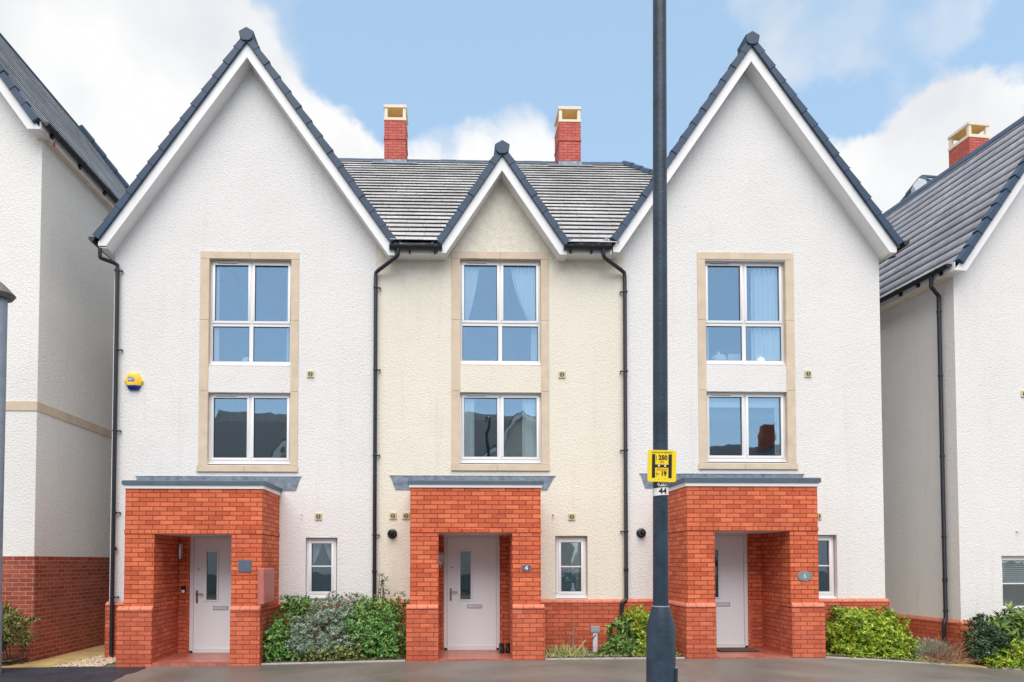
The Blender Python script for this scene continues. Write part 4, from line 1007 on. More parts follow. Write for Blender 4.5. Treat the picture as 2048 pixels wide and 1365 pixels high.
def alarm():
    root = HL['root']; cx, cz = P(269, 764); 
    def hexa(s, y, dx=0): return [(cx+dx+s*x, y, cz+s*z) for x, z in ((-.165, .0), (-.085, .15), (.085, .15), (.165, .0), (.085, -.155), (-.085, -.155))]
    m = MB(); A = hexa(1, -.002); B = hexa(.97, -.05); C = hexa(.66, -.085, -.018)
    zc = cz-.080
    vs = A+B+C; fs = [(5, 4, 3, 2, 1, 0)]
    for k in (0, 6):
        for i in range(6): fs.append((k+i, k+(i+1) % 6, k+6+(i+1) % 6, k+6+i))
    fs.append((12, 13, 14, 15, 16, 17)); m.add(vs, fs)
    o = sub(root, m, 'alarm_box', M['alarm_yellow'])
    bl = bmesh.new(); bl.from_mesh(o.data); bmesh.ops.bisect_plane(bl, geom=bl.verts[:]+bl.edges[:]+bl.faces[:], plane_co=(0, 0, zc), plane_no=(0, 0, 1))
    for f in bl.faces: f.material_index = 1 if f.calc_center_median().z < zc else 0
    bl.to_mesh(o.data); bl.free(); o.data.materials.append(M['alarm_blue'])
    f = MB(); f.box(cx-.075, cx+.035, -.0885, -.0855, cz-.012, cz+.062); pn = sub(o, f, 'alarm_badge', M['alarm_blue'])
    ox, oy, oz = ORIG[root.name]
    text_mesh('ADT', .075, M['sign_white'], 'alarm_lettering', pn, (cx-.020-ox, -.0905, cz+.024), extrude=.001, offset=.0015, shear=.15, sx=.72)
alarm()
def plaque_rect(H, px0, px1, py0, py1, txt, mat, tmat, size, dx=0, oval=False, frame=None, dz=0):
    root = H['root']; y = YF; a, z1 = P(px0, py0, y-.01); b, z0 = P(px1, py1, y-.01); ox = ORIG[root.name][0]
    m = MB(); cx, cz = (a+b)/2, (z0+z1)/2
    if oval:
        n = 36; m.prism([(cx+(b-a)/2*math.cos(i*2*math.pi/n), cz+(z1-z0)/2*math.sin(i*2*math.pi/n)) for i in range(n)], y-.014, y-.0005)
    else: m.box(a, b, y-.014, y-.0005, z0, z1)
    o = sub(root, m, 'house_number_plate', mat, bevel=.003)
    for sx in (-1, 1):
        if txt in ('4', '6'):
            s_ = MB(); s_.lathe([(.007, -.0145), (.006, -.018)], (cx+sx*(b-a)*.42, y, cz), 10, 'y'); sub(o, s_, 'screw', M['sign_black'] if oval else M['metal'])
    text_mesh(txt, size, tmat, 'house_number', o, (cx+dx-ox, y-.0155, cz+dz), extrude=.0008, offset=.001)
    return o
plaque_rect(HL, 476.5, 502.5, 1120.5, 1144.5, '2', M['slate'], plain('etched_grey', (.17, .19, .22), .6), .075, .055)
plaque_rect(HM, 1043.6, 1061.8, 1131, 1142.5, '4', M['slate'], M['sign_white'], .105)
m6 = plain('pewter_plaque', (.20, .24, .27), .45, .2, 25)
plaque_rect(HR, 1594.3, 1625, 1142.5, 1162.5, '6', m6, plain('pewter_light', (.55, .60, .62), .4), .12, 0, True)

# meter box on the side of the left porch
def meter():
    x = HL['ux'][1]; a, z1 = ROW.PX(529, 1137, x+.06); 
    y0 = ROW.PX(530.5, 1170, x+.12)[0]; y1 = ROW.PX(550.5, 1170, x+.12)[0]; z1 = ROW.PX(541, 1137, x+.12)[1]; z0 = ROW.PX(541, 1207, x+.12)[1]
    m = MB(); m.box(x+.001, x+.10, y0, y1, z0, z1); b = sub(HL['root'], m, 'meter_box', M['meter'], bevel=.008)
    m = MB(); m.box(x+.1005, x+.112, y0+.02, y1-.02, z0+.02, z1-.02); d_ = sub(b, m, 'meter_door', M['meter'], bevel=.004)
    for zz in (z1-.10, z0+.10):
        m = MB(); m.box(x+.112, x+.118, y0+.07, y0+.085, zz-.01, zz+.01); sub(d_, m, 'latch', M['black'])
meter()
# porch light and bell of the left house, lantern of the cream house
def small_bits():
    r = HL['root']; cx, cz1 = P(360, 1090, -.1); cz0 = P(360, 1116, -.1)[1]
    m = MB(); m.lathe([(.04, -.0), (.04, .09), (.055, .09), (.055, .10), (.05, .24), (.042, .27)], (cx, -.10, cz0-.02), 18); m.box(cx-.02, cx+.02, -.10, -.04, cz0+.02, cz0+.08)
    sub(r, m, 'porch_light', M['metal'])
    a, z1 = P(363, 1172.5, -.045); b, z0 = P(371.5, 1187, -.045)
    m = MB(); m.box(a, b, -.065, -.041, z0, z1); d_ = sub(r, m, 'doorbell', M['black'], bevel=.003)
    m = MB(); m.box(a+.012, b-.012, -.070, -.0655, z0+.01, z0+.06); sub(d_, m, 'bell_push', M['sign_white'])
    r = HM['root']; cx, cz0 = P(880.5, 1131, -.20); cz1 = P(880.5, 1103, -.20)[1]; h = cz1-cz0
    m = MB(); m.lathe([(.03, 0), (.055, .03), (.052, h*.25)], (cx, -.17, cz0), 6); m.lathe([(.06, h*.72), (.075, h*.76), (.03, h*.93), (.012, h*1.0)], (cx, -.17, cz0), 6)
    for q in range(6):
        a = q*math.pi/3; m.tube([(cx+.05*math.cos(a), -.17+.05*math.sin(a), cz0+.04), (cx+.062*math.cos(a), -.17+.062*math.sin(a), cz0+h*.74)], .005, 6)
    m.box(cx-.015, cx+.015, -.12, -.04, cz0-.05, cz0+.02)
    l = sub(r, m, 'wall_lantern', M['metal'])
    m = MB(); m.lathe([(.04, h*.12), (.05, h*.72)], (cx, -.17, cz0), 6); sub(l, m, 'lantern_glass', M['marker_post'])
    # yellow sticker above the right door
    r = HR['root']; a, z1 = P(1434, 1071, .03); b, z0 = P(1446, 1074.5, .03)
small_bits()

# ------------------------------------------------------------------ taller house on the left
def left_house():
    fr = Frame((0, -.5), 0.0); PL = fr.P
    xc = PL(74.5, 800, 0)[0]
    fr = Frame((xc, -.5), 0.0); PL = fr.P
    root = house_root('end_house', 'tall off white rendered house cut by the left edge, brown brick base and sandstone band', 0, 0, fr, 'house')
    Z = lambda px, py, y=0: PL(px, py, y)[1]
    m_ = (PL(0, 130, -.3)[1]-PL(80, 240, -.3)[1])/(PL(80, 240, -.3)[0]-PL(0, 130, -.3)[0])
    FRx, FRz = PL(80, 240, -.3)
    # ridge so that its line passes the measured silhouette
    best = None
    for i in range(200, 500):
        w = i/100; xr, zr_ = FRx-w, FRz+w*m_
        # where does the ridge line cross px = 100 ?
        o, d_ = fr.ray(100, 184)
        t = (xr-o.x)/d_.x; err = abs((o+d_*t).z-zr_)
        if best is None or err < best[0]: best = (err, w)
    w = best[1]; out = (FRx-w, FRz+w*m_)
    FLp = (out[0]-w, FRz); v = .45; A = (out[0], out[1]-v)
    zb = Z(70, 258.3, -.3); xo = PL(79.5, 250, -.3)[0]
    back = 10.9; ztop = zb-.0
    zband1, zband0 = Z(40, 803), Z(40, 822); zbr = Z(50, 1113)
    xw = 2*out[0]
    W = MB(); W.box(xw, 0, 0, back, zbr, ztop+.02); W.prism([(xw, ztop+.02), (0, ztop+.02), (A[0]+(A[1]-ztop)/m_, ztop+.02), (A[0], A[1]+.02), (A[0]-(A[1]-ztop)/m_, ztop+.02)], 0, .3)
    sub(root, W, 'wall', M['grey_render'])
    B = MB(); B.box(xw-.03, .03, -.03, back+.03, -.8, zbr); sub(root, B, 'brick_base', M['brick_dark'])
    S = MB(); rg = random.Random(4)
    for i in range(14): S.box(-.62*(i+1)+.003+.012, -.62*i-.003+.012, -.014, .05, zband0, zband1)
    for i in range(18): S.box(-.05, .012, .01+i*.62+.003, .01+(i+1)*.62-.003, zband0, zband1)
    sub(root, S, 'string_course', M['stone'], bevel=.003)
    S = MB(); S.box(xw, .006, -.007, back, zband0+.01, zband1-.01); sub(root, S, 'stone_joint', M['joint'])
    gable(root, A, FLp, (FRx, FRz), v, zb, zb, 2*out[0]-xo, xo, -.3, 0, 7.6, M['tile_left'], slopes=(True, False))
    # right slope with the hipped far end
    ridge_end = 7.6; s_len = math.hypot(w, w*m_)
    tm = MB(); ye = back+.35
    tiled_slope(tm, (FRx, -.22, FRz-.055), (0, 1, 0), (-w, 0, w*m_), lambda s: 0, lambda s: (ye+.22)+(ridge_end-ye)*s/s_len, s_len, e=.30, th=.018, jit=.002, rng=random.Random(15))
    Lh = math.hypot(ye-ridge_end, w*m_)
    tiled_slope(tm, (out[0], ye, FRz-.055), (1, 0, 0), (0, ridge_end-ye, w*m_), lambda s: -w*(1-s/Lh), lambda s: w*(1-s/Lh), Lh, rng=random.Random(16))
    body = MB(); z0 = FRz-.09
    body.add([(FRx, .12, z0), (FRx, ye, z0), (out[0], ridge_end, out[1]-.1), (out[0], .12, out[1]-.1), (FLp[0], ye, z0), (FLp[0], .12, z0)], [(0, 1, 2, 3), (1, 4, 2), (3, 2, 4, 5), (0, 5, 4, 1)])
    rf = sub(root, body, 'main_roof', M['dark']); sub(rf, tm, 'tile_courses', M['tile_left'], weld=False, recalc=False)
    rt = MB()
    P0 = Vector((out[0], ridge_end, out[1]+.02)); P1 = Vector((FRx, ye, FRz)); k = 16
    for i in range(k): rt.tube([P0.lerp(P1, i/k), P0.lerp(P1, (i+1.03)/k)], [.09, .115], 8)
    sub(rf, rt, 'hip_tiles', M['verge'])
    # eaves: fascia, soffit, gutter and brackets along the side
    f = MB(); f.box(xo-.02, xo, -.275, ye-.1, zb, zb+.16); sub(root, f, 'fascia', M['board'])
    f = MB(); f.box(.001, xo-.021, -.275, ye-.1, zb+.004, zb+.02); sub(root, f, 'soffit', M['stone_pale'])
    g = MB(); gx = xo+.065; gz = zb+.155; r = .06; n = 10
    pr = [(gx+r*math.cos(math.pi+i*math.pi/n), gz+r*1.1*math.sin(math.pi+i*math.pi/n)) for i in range(n+1)]; pr += [(gx+(r-.006)*math.cos(math.pi+i*math.pi/n), gz+(r-.006)*1.1*math.sin(math.pi+i*math.pi/n)) for i in range(n, -1, -1)]
    g.prism(pr, -.24, ye-.1); g.prism(pr[:n+1], -.25, -.24)
    gg = sub(root, g, 'gutter', M['gutter'])
    y = .02
    while y < 9:
        c = MB(); c.prism([(gx-r-.002, gz-.09), (gx-.02, gz-.09), (gx+r+.008, gz-.02), (gx+r+.008, gz+.006), (gx+r-.01, gz-.03), (gx-r, gz-.05)], y-.02, y+.02); c.box(gx-r-.002, gx-.03, y-.03, y+.03, gz-.12, gz-.06)
        sub(gg, c, 'gutter_bracket', M['gutter']); y += .92
    c = MB(); q = PL(93, 270, .0); c.tube([(xo+.01, .12, gz-.12), (xo+.012, .12, gz-.17), (xo-.0, .13, gz-.20)], .016, 8); sub(gg, c, 'outlet_tag', M['red'])
    return root
left_house()

# ------------------------------------------------------------------ house on the right (same pattern as the row, turned a little, lower ground)
def right_house():
    ANG = R(5.6)
    f0 = Frame((0, 0), 0); cx = f0.P(1912, 800, 0)[0]
    fr = Frame((cx, 0.0), ANG); PL = fr.P
    root = house_root('end_house', 'white rendered gabled house at the right edge, lower down, shrubs along its front', 0, 0, fr, 'house')
    Z = lambda px, py, y=0: PL(px, py, y)[1]
    FL = PL(1914, 521, -.3); q = PL(2046, 322, -.3); m_ = (q[1]-FL[1])/(q[0]-FL[0])
    best = None
    for i in range(180, 420):
        w = i/100; xr, zr_ = FL[0]+w, FL[1]+w*m_
        o, d_ = fr.ray(2046, 234); t = (xr-o.x)/d_.x; err = abs((o+d_*t).z-zr_)
        if best is None or err < best[0]: best = (err, w)
    w = best[1]; print('right w', w, 'm', m_)
    out = (FL[0]+w, FL[1]+w*m_); FRp = (out[0]+w, FL[1]); v = .45; A = (out[0], out[1]-v)
    zb = Z(1925, 541.5, -.3); xo = PL(1911, 535, -.3)[0]; zbell = Z(1916, 1241); x1 = 2*out[0]; back = 9.6; ztop = zb+.01
    # window
    sx0, sx1 = PL(2003.9, 1170)[0], PL(2003.9, 1170)[0]+1.05; sz1 = Z(2004, 1112); sz0 = Z(2004, 1226.5)
    W = MB(); wall_grid(W, 0, x1, zbell, ztop, [(sx0, sx1, sz0, sz1)], 0, .28)
    W.prism([(0, ztop), (x1, ztop), (A[0], A[1]+.02)], 0, .28); W.box(0, .25, .28, back, zbell, ztop); W.box(x1-.25, x1, .28, back, zbell, ztop); W.prism([(0, zbell), (x1, zbell), (x1, ztop), (A[0], A[1]), (0, ztop)], back, back+.25)
    W.box(.25, x1-.25, 3.0, 3.1, zbell, ztop)
    sub(root, W, 'wall', M['white_render'])
    B = MB(); B.box(-.04, x1+.04, -.04, back+.3, -1.2, zbell-.07); sub(root, B, 'brick_base', M['brick_base'])
    C = MB(); n = int(x1/.225)
    for i in range(n): C.prism_x([(-.05, zbell-.069), (-.05, zbell-.04), (-.002, zbell), (-.002, zbell-.069)], i*.225+.003-.04, (i+1)*.225-.003-.04)
    for i in range(40): C.prism([(-.05, zbell-.069), (-.05, zbell-.04), (-.002, zbell), (-.002, zbell-.069)], i*.225+.0, (i+1)*.225-.006)
    sub(root, C, 'capping_bricks', M['cap'], bevel=.003)
    win = window(root, sx0-.004, sx1+.004, sz0+.04, sz1+.004, .08, 'one', bar=.49, sill_over=.02)
    BL = MB(); yb = .16
    for k in range(22): 
        z = sz1-.14-k*.036
        if z < (sz0+sz1)/2: break
        BL.add([(sx0+.05, yb, z), (sx1-.06, yb, z), (sx1-.06, yb+.02, z+.018), (sx0+.05, yb+.02, z+.018)], [(0, 1, 2, 3)])
        BL.add([(sx0+.05, yb, z-.003), (sx1-.06, yb, z-.003), (sx1-.06, yb+.02, z+.015), (sx0+.05, yb+.02, z+.015)], [(3, 2, 1, 0)])
    for xx in (sx0+.11, sx0+.19): BL.box(xx, xx+.02, yb-.01, yb-.004, (sz0+sz1)/2, sz1-.1)
    bo = BL.build('slatted_blind', M['blind'], None, weld=False, recalc=False)
    bo.location = fr.o; bo.rotation_euler = (0, 0, ANG); tag(bo, 'white slatted blind in the upper half of the window at the right edge', 'blind')
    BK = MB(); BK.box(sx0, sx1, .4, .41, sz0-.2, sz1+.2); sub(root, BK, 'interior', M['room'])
    vent_plate(root, 2040, 2055, 781, 796, fr); hook(root, 2033, 1063, fr)
    gable(root, A, FL, FRp, v, zb, zb, xo, 2*out[0]-xo, -.3, 0, 5.5, M['tile_right'], slopes=(False, True))
    S = math.hypot(w, w*m_); tm = MB()
    tiled_slope(tm, (FL[0], -.22, FL[1]-.055), (0, 1, 0), (w, 0, w*m_), lambda s: 0, lambda s: 9.9-3.2*s/S, S, e=.30, th=.026, jit=.001, rng=random.Random(25))
    body = MB(); z0 = FL[1]-.09
    body.add([(FL[0], .12, z0), (FL[0], 10, z0), (out[0], 6.9, out[1]-.1), (out[0], .12, out[1]-.1), (FRp[0], 10, z0), (FRp[0], .12, z0)], [(0, 3, 2, 1), (1, 2, 4), (3, 5, 4, 2), (0, 1, 4, 5)])
    # main roof behind, ridge along the front, hipped at this end
    ry = 5.7; zr2 = Z(1865, 358.5, ry); xre = PL(1843, 358, ry)[0]
    ye2 = -.3; e2 = FL[1]; ybk = 2*ry+.4
    xh = xre-1.9
    body.add([(xh, .6, e2), (x1+6, .6, e2), (x1+6, ry, zr2-.05), (xre, ry, zr2-.05), (xh, ybk, e2), (x1+6, ybk, e2)], [(0, 1, 2, 3), (4, 3, 2, 5), (0, 3, 4), (1, 5, 2)])
    rf = sub(root, body, 'main_roof', M['dark'])
    Lh = math.hypot(xre-xh, zr2-e2)
    tiled_slope(tm, (xh, 0, e2+.03), (0, 1, 0), (xre-xh, 0, zr2-e2), lambda s: .6+(ry-.6)*s/Lh, lambda s: ybk+(ry-ybk)*s/Lh, Lh, e=.30, th=.036, tw=.5, rng=random.Random(27))
    Lf = math.hypot(ry-.6, zr2-e2)
    tiled_slope(tm, (0, .6, e2+.03), (1, 0, 0), (0, ry-.6, zr2-e2), lambda s: xh+(xre-xh)*s/Lf, lambda s: x1+6, Lf, e=.305, th=.036, tw=.5, rng=random.Random(28))
    sub(rf, tm, 'tile_courses', M['tile_right'], weld=False, recalc=False)
    rt = MB(); rt.tube([(xre, ry, zr2), (x1+6, ry, zr2)], .09, 8)
    for yy in (.6, ybk):
        P0 = Vector((xre, ry, zr2)); P1 = P0.lerp(Vector((xh, yy, e2)), .8); k = 14
        for i in range(k): rt.tube([P0.lerp(P1, i/k), P0.lerp(P1, (i+1.03)/k)], [.08, .1], 8)
    # ridge of the front gable
    sub(rf, rt, 'ridge_tiles', M['verge'])
    ld = MB(); zz = out[1]; 
    pa = [PL(1826, 371, ry-1.2), PL(1838, 356, ry-1.0), PL(1851, 360, ry-1.1), PL(1862, 378, ry-1.4), PL(1838, 394, ry-2.0)]
    ys_ = [ry-1.2, ry-1.0, ry-1.1, ry-1.4, ry-2.0]
    ld.add([(p[0], y, p[1]) for p, y in zip(pa, ys_)]+[(p[0]+.02, y+.1, p[1]-.08) for p, y in zip(pa, ys_)], [(0, 1, 2, 3, 4), (9, 8, 7, 6, 5)]+[(i, (i+1) % 5, 5+(i+1) % 5, 5+i) for i in range(5)])
    sub(rf, ld, 'lead_saddle', plain('pale_lead', (.36, .38, .41), .5, .15, 12))
    chimney(root, fr, 1938.8, 1978.8, 5.2, .68, (246, 251.5), 269.5, 276, None, 345, lead=False)
    # eaves on the side
    f = MB(); f.box(xo, xo+.02, -.275, 9.6, zb, zb+.17); sub(root, f, 'fascia', M['board'])
    f = MB(); f.box(xo+.021, -.001, -.275, 9.6, zb+.004, zb+.02); sub(root, f, 'soffit', M['stone_pale'])
    g = MB(); gx = xo-.065; gz = zb+.145; r = .06; n = 10
    pr = [(gx+r*math.cos(math.pi+i*math.pi/n), gz+r*1.1*math.sin(math.pi+i*math.pi/n)) for i in range(n+1)]; pr += [(gx+(r-.006)*math.cos(math.pi+i*math.pi/n), gz+(r-.006)*1.1*math.sin(math.pi+i*math.pi/n)) for i in range(n, -1, -1)]
    g.prism(pr, -.22, 9.7); g.prism(pr[:n+1], -.23, -.22); gg = sub(root, g, 'gutter', M['gutter'])
    for y in (.0, .55, 1.0, 1.85, 2.7, 3.6):
        c = MB(); c.prism([(gx+r+.002, gz-.09), (gx+.02, gz-.09), (gx-r-.008, gz-.02), (gx-r-.008, gz+.006), (gx-r+.01, gz-.03), (gx+r, gz-.05)], y-.02, y+.02); c.box(gx+.03, gx+r+.002, y-.03, y+.03, gz-.12, gz-.06)
        sub(gg, c, 'gutter_bracket', M['gutter'])
    # downpipe against the side wall
    yp_ = fr.PX(1884, 900, -.07)[0]; zt = fr.PX(1880, 548, gx)[1]
    xs_ = -.07
    def pz(py): return fr.PX(1884, py, xs_)[1]
    pipe(root, [(gx, yp_-.08, gz-.05), (gx, yp_-.08, pz(575)), (xs_-.0, yp_, pz(590)), (xs_, yp_, pz(600)), (xs_, yp_, pz(1236)), (xs_-.05, yp_-.02, pz(1244)), (xs_-.06, yp_-.02, pz(1252)), (xs_-.06, yp_-.02, pz(1330))], .036,
         [(xs_, yp_, pz(621)), (xs_, yp_, pz(751)), (xs_, yp_, pz(913)), (xs_, yp_, pz(1074)), (xs_, yp_, pz(1221))], 1, [(xs_, yp_, pz(1160))])
    return root, fr
RH, FRR = right_house()

# ------------------------------------------------------------------ houses across the street (mirrored in the window panes)
def opposite(name, label, x0, x1, yf, gables, wallm, dz=0.0, chim=None):
    fr = Frame((x0, yf), math.pi); W_ = x1-x0
    root = house_root(name, label, 0, 0, Frame((x1, yf), math.pi), 'house')
    off = (0, 0, 0); ORIG[root.name] = off
    w = MB(); w.box(0, W_, 0, 9, -.8, 6.9+dz); sub(root, w, 'wall', wallm)
    b = MB(); b.box(-.03, W_+.03, -.03, 9.03, -.8, .9); sub(root, b, 'plinth', M['marker'])
    r = MB(); r.prism_x([(-.4, 6.85+dz), (9.4, 6.85+dz), (4.5, 11.3+dz)], -.1, W_+.1); rf = sub(root, r, 'roof', M['roof_far'])
    for gx in gables:
        g = MB(); g.prism([(gx-2.6, 6.9), (gx+2.6, 6.9), (gx, 10.3)], -.02, 3.0); sub(root, g, 'gable_wall', M['cream_render'])
        g = MB(); g.prism([(gx-2.95, 6.7), (gx-2.65, 6.7), (gx, 10.25), (gx+2.65, 6.7), (gx+2.95, 6.7), (gx, 10.65)], -.25, -.2); sub(root, g, 'bargeboard', M['board'])
        g = MB(); g.prism([(gx-2.95, 6.8), (gx-2.8, 6.8), (gx, 10.6), (gx+2.8, 6.8), (gx+2.95, 6.8), (gx, 10.8)], -.199, 3.6); sub(rf, g, 'gable_roof', M['roof_far'])
    k = 1.2
    while k < W_-1.5:
        for z in (1.3, 4.2):
            g = MB(); g.box(k, k+1.2, -.03, .0, z, z+1.3); wi = sub(root, g, 'window', M['upvc'])
            g = MB(); g.box(k+.08, k+1.12, -.04, -.031, z+.08, z+1.22); sub(wi, g, 'pane', M['black'])
        k += 3.1
    if chim is not None: g = MB(); g.box(chim, chim+.8, 4.1, 4.8, 9.5+dz, 12.6+dz); sub(rf, g, 'chimney', M['brick_dark'])
    return root
opposite('facing_house', 'cream fronted house across the street, seen in the left windows', -15, -4.2, -27.0, (3.6, ), M['grey_render'])
opposite('facing_house', 'brick and render house across the street, seen in the middle windows', -3.4, 7.4, -27.6, (3.0, ), M['cream_render'])
opposite('facing_house', 'render house across the street, seen in the right windows', 9.5, 27, -29.5, (), M['white_render'], -1.5, 4.4)

# ------------------------------------------------------------------ lamp column with hydrant sign
def lamp_column():
    yl = CAM.y+4.06
    xt, zt = P(1319.0, 0, yl); xb, zb = P(1321.5, 1250, yl)
    gz = gh(xb); k = (xt-xb)/(zt-zb); cx = lambda z: xb+k*(z-zb)
    root = thing('lamp_column', 'dark grey steel lamp column standing on the pavement in front of the right house', 'lamp post', (cx(gz), yl, gz)); ORIG[root.name] = (cx(gz), yl, gz)
    s = 1365.33/4.06
    zsh1 = P(1321, 1213, yl)[1]; zsh0 = P(1321, 1255, yl)[1]
    rb = 28.6/s; rs0 = 15.3/s; rs1 = 13.0/s; zt2 = 5.9
    def lathe(mb, prof, seg=32):
        vs = []; fs = []
        for (r, z) in prof:
            for q in range(seg):
                a = q*2*math.pi/seg; vs.append((cx(z)+r*math.cos(a), yl+r*math.sin(a), z))
        for i in range(len(prof)-1):
            for q in range(seg): fs.append((i*seg+q, i*seg+(q+1) % seg, (i+1)*seg+(q+1) % seg, (i+1)*seg+q))
        fs.append(tuple(range(seg))); fs.append(tuple((len(prof)-1)*seg+q for q in range(seg))); mb.add(vs, fs)
    m = MB(); lathe(m, [(rb, gz-.02), (rb, zsh0), (rs0+.006, zsh1)]); sub(root, m, 'base', M['post'])
    m = MB(); lathe(m, [(rs0+.0065, zsh1-.004), (rs0+.008, zsh1), (rs0+.0065, zsh1+.004)]); sub(root, m, 'weld_ring', M['post_pale'])
    m = MB(); lathe(m, [(rs0, zsh1), (rs1, zt2)]); sub(root, m, 'shaft', M['post'])
    zj = P(1319, 293, yl)[1]; 
    # inspection door on the right of the base
    zd = P(1347, 1334, yl)[1]; a0 = R(-62)
    m = MB(); n = 8; w = .60; vs = []; rr = rb+.012
    ctr = -.42
    pts = []
    for i in range(n+1):
        a = ctr-w/2+w*i/n; pts.append((cx(zd)+rr*math.cos(a), yl+rr*math.sin(a)))
    for i in range(n, -1, -1):
        a = ctr-w/2+w*i/n; pts.append((cx(zd)+(rb-.004)*math.cos(a), yl+(rb-.004)*math.sin(a)))
    m.prism_z(pts, gz+.35, zd); d_ = sub(root, m, 'inspection_door', M['post'], bevel=.002)
    m = MB(); m.prism_z([(x, y) for x, y in pts], zd, zd+.004); sub(d_, m, 'door_edge', M['post_pale'])
    # lantern, above the picture
    m = MB(); m.tube([(cx(zt2), yl, zt2-.02), (cx(zt2), yl, zt2+.12), (cx(zt2), yl-.18, zt2+.2), (cx(zt2), yl-.5, zt2+.24)], .03, 12); sub(root, m, 'bracket_arm', M['post'])
    m = MB(); m.box(cx(zt2)-.11, cx(zt2)+.11, yl-1.0, yl-.42, zt2+.2, zt2+.3); ln = sub(root, m, 'lantern', M['post'], bevel=.03)
    m = MB(); m.box(cx(zt2)-.085, cx(zt2)+.085, yl-.95, yl-.5, zt2+.185, zt2+.1995); sub(ln, m, 'lantern_glass', M['marker_post'])
    # number labels wrapped round the shaft
    def label(py0, py1, mat, tmat, txt, tsize, tilt=0.0, nm='number_label', shx=0):
        z1 = P(1320, py0, yl-rs0)[1]; z0 = P(1320, py1, yl-rs0)[1]; zm = (z0+z1)/2; r = rs0*.98+.002
        m = MB(); n = 16; vs = []
        for i in range(n+1):
            a = -1.42+2.84*i/n
            vs.append((cx(zm)+r*math.sin(a), yl-r*math.cos(a), z0+tilt*a)); vs.append((cx(zm)+r*math.sin(a), yl-r*math.cos(a), z1+tilt*a))
            vs.append((cx(zm)+(r-.004)*math.sin(a), yl-(r-.004)*math.cos(a), z0+tilt*a)); vs.append((cx(zm)+(r-.004)*math.sin(a), yl-(r-.004)*math.cos(a), z1+tilt*a))
        fs = []
        for i in range(n):
            a = i*4; b = a+4; fs += [(a, b, b+1, a+1), (a+3, b+3, b+2, a+2), (a, a+2, b+2, b), (a+1, b+1, b+3, a+3)]
        fs += [(0, 1, 3, 2), (n*4+2, n*4+3, n*4+1, n*4)]
        m.add(vs, fs); o = sub(root, m, nm, mat)
        ox, oy, oz = ORIG[root.name]
        text_mesh(txt, tsize, tmat, 'label_number', o, (cx(zm)-ox, yl-oy, zm-oz+shx), extrude=.0006, bend=r+.0012, offset=.0014)
    label(964.0, 975.0, M['sign_black'], M['sign_white'], '4201', .036, .002, shx=.002)
    label(975.2, 990.5, M['sign_white'], M['sign_black'], '44', .048, .0025)
    # yellow sign strapped to the column
    ys = yl-rs0-.016
    sx0, sz1 = P(1295.0, 900.5, ys); sx1, sz0 = P(1352.8, 964.2, ys); cxs = (sx0+sx1)/2; czs = (sz0+sz1)/2
    st = thing('hydrant_sign', 'small yellow H sign with 250 and 19, strapped to the lamp column', 'sign', (cxs, ys, czs)); ORIG[st.name] = (cxs, ys, czs)
    W, H = sx1-sx0, sz1-sz0; rot = R(1.2)
    def rr_(w, h, r, n=5):
        pts = []
        for (cx_, cz_, a0) in ((w/2-r, h/2-r, 0), (-w/2+r, h/2-r, 90), (-w/2+r, -h/2+r, 180), (w/2-r, -h/2+r, 270)):
            for i in range(n+1): a = R(a0+90*i/n); pts.append((cxs+cx_+r*math.cos(a), czs+cz_+r*math.sin(a)))
        return pts
    m = MB(); m.prism(rr_(W, H, .012), ys, ys+.004); pl = sub(st, m, 'sign_plate', M['sign_yellow'])
    U = W/60.0       # one photo pixel
    def bx(a, b, c, d_, mat, nm, y0=.0012):
        m = MB(); m.box(cxs+a*U, cxs+b*U, ys-y0, ys-.0001, czs+c*U, czs+d_*U); return sub(pl, m, nm, mat)
    m = MB(); m.box(cxs-21*U, cxs-14.3*U, ys-.0012, ys-.0001, czs-25*U, czs+24.5*U); m.box(cxs+13.6*U, cxs+20.6*U, ys-.0012, ys-.0001, czs-25*U, czs+24.5*U); m.box(cxs-14.3*U, cxs+13.6*U, ys-.0012, ys-.0001, czs-3.2*U, czs+2.8*U)
    sub(pl, m, 'letter_h', M['sign_black'])
    t = lambda s_, size, mat, x, z, sx=1.0, off=.0004: text_mesh(s_, size*U, mat, 'sign_lettering', pl, (x*U, -.0014, z*U), extrude=.0004, offset=off, sx=sx)
    t('250', 13.0, M['sign_black'], 1.8, 17.2, .95, .0013); t('19', 13.0, M['sign_black'], 3.8, -16.2, .95, .0013)
    t('FIRE', 5.0, M['sign_orange'], 0, 8.2); t('HYDRANT', 5.2, M['sign_orange'], 0, -7.6, .98)
    t('PLEASE DO NOT OBSTRUCT', 3.4, M['sign_black'], 0, 28.2, 1.0, .0)
    t('|', 11, M['sign_black'], -11.6, 17.0, .6); t('|', 11, M['sign_black'], -11.6, -16.4, .6)
    m = MB(); m.add([(cxs-10.8*U, ys-.0015, czs-16.6*U), (cxs-8.2*U, ys-.0015, czs-15*U), (cxs-8.2*U, ys-.0015, czs-18.2*U)], [(0, 2, 1)]); m.box(cxs-8.2*U, cxs-6*U, ys-.0016, ys-.0008, czs-17.2*U, czs-16*U); sub(pl, m, 'arrow', M['sign_black'])
    for (x, z) in ((-6.5, 0), (6.5, 0)):
        m = MB(); m.lathe([(2.2*U, -.0013), (1.8*U, -.0045)], (cxs+x*U, ys, czs+z*U), 12, 'y'); sub(pl, m, 'fixing_bolt', M['sign_white'])
    for (x, z) in ((-6.5, 26), (6.5, 26), (-6.5, -27.5), (6.5, -27.5)):
        m = MB(); m.lathe([(.7*U, -.0003), (.6*U, -.001)], (cxs+x*U, ys, czs+z*U), 8, 'y'); sub(pl, m, 'hole', M['sign_black'])
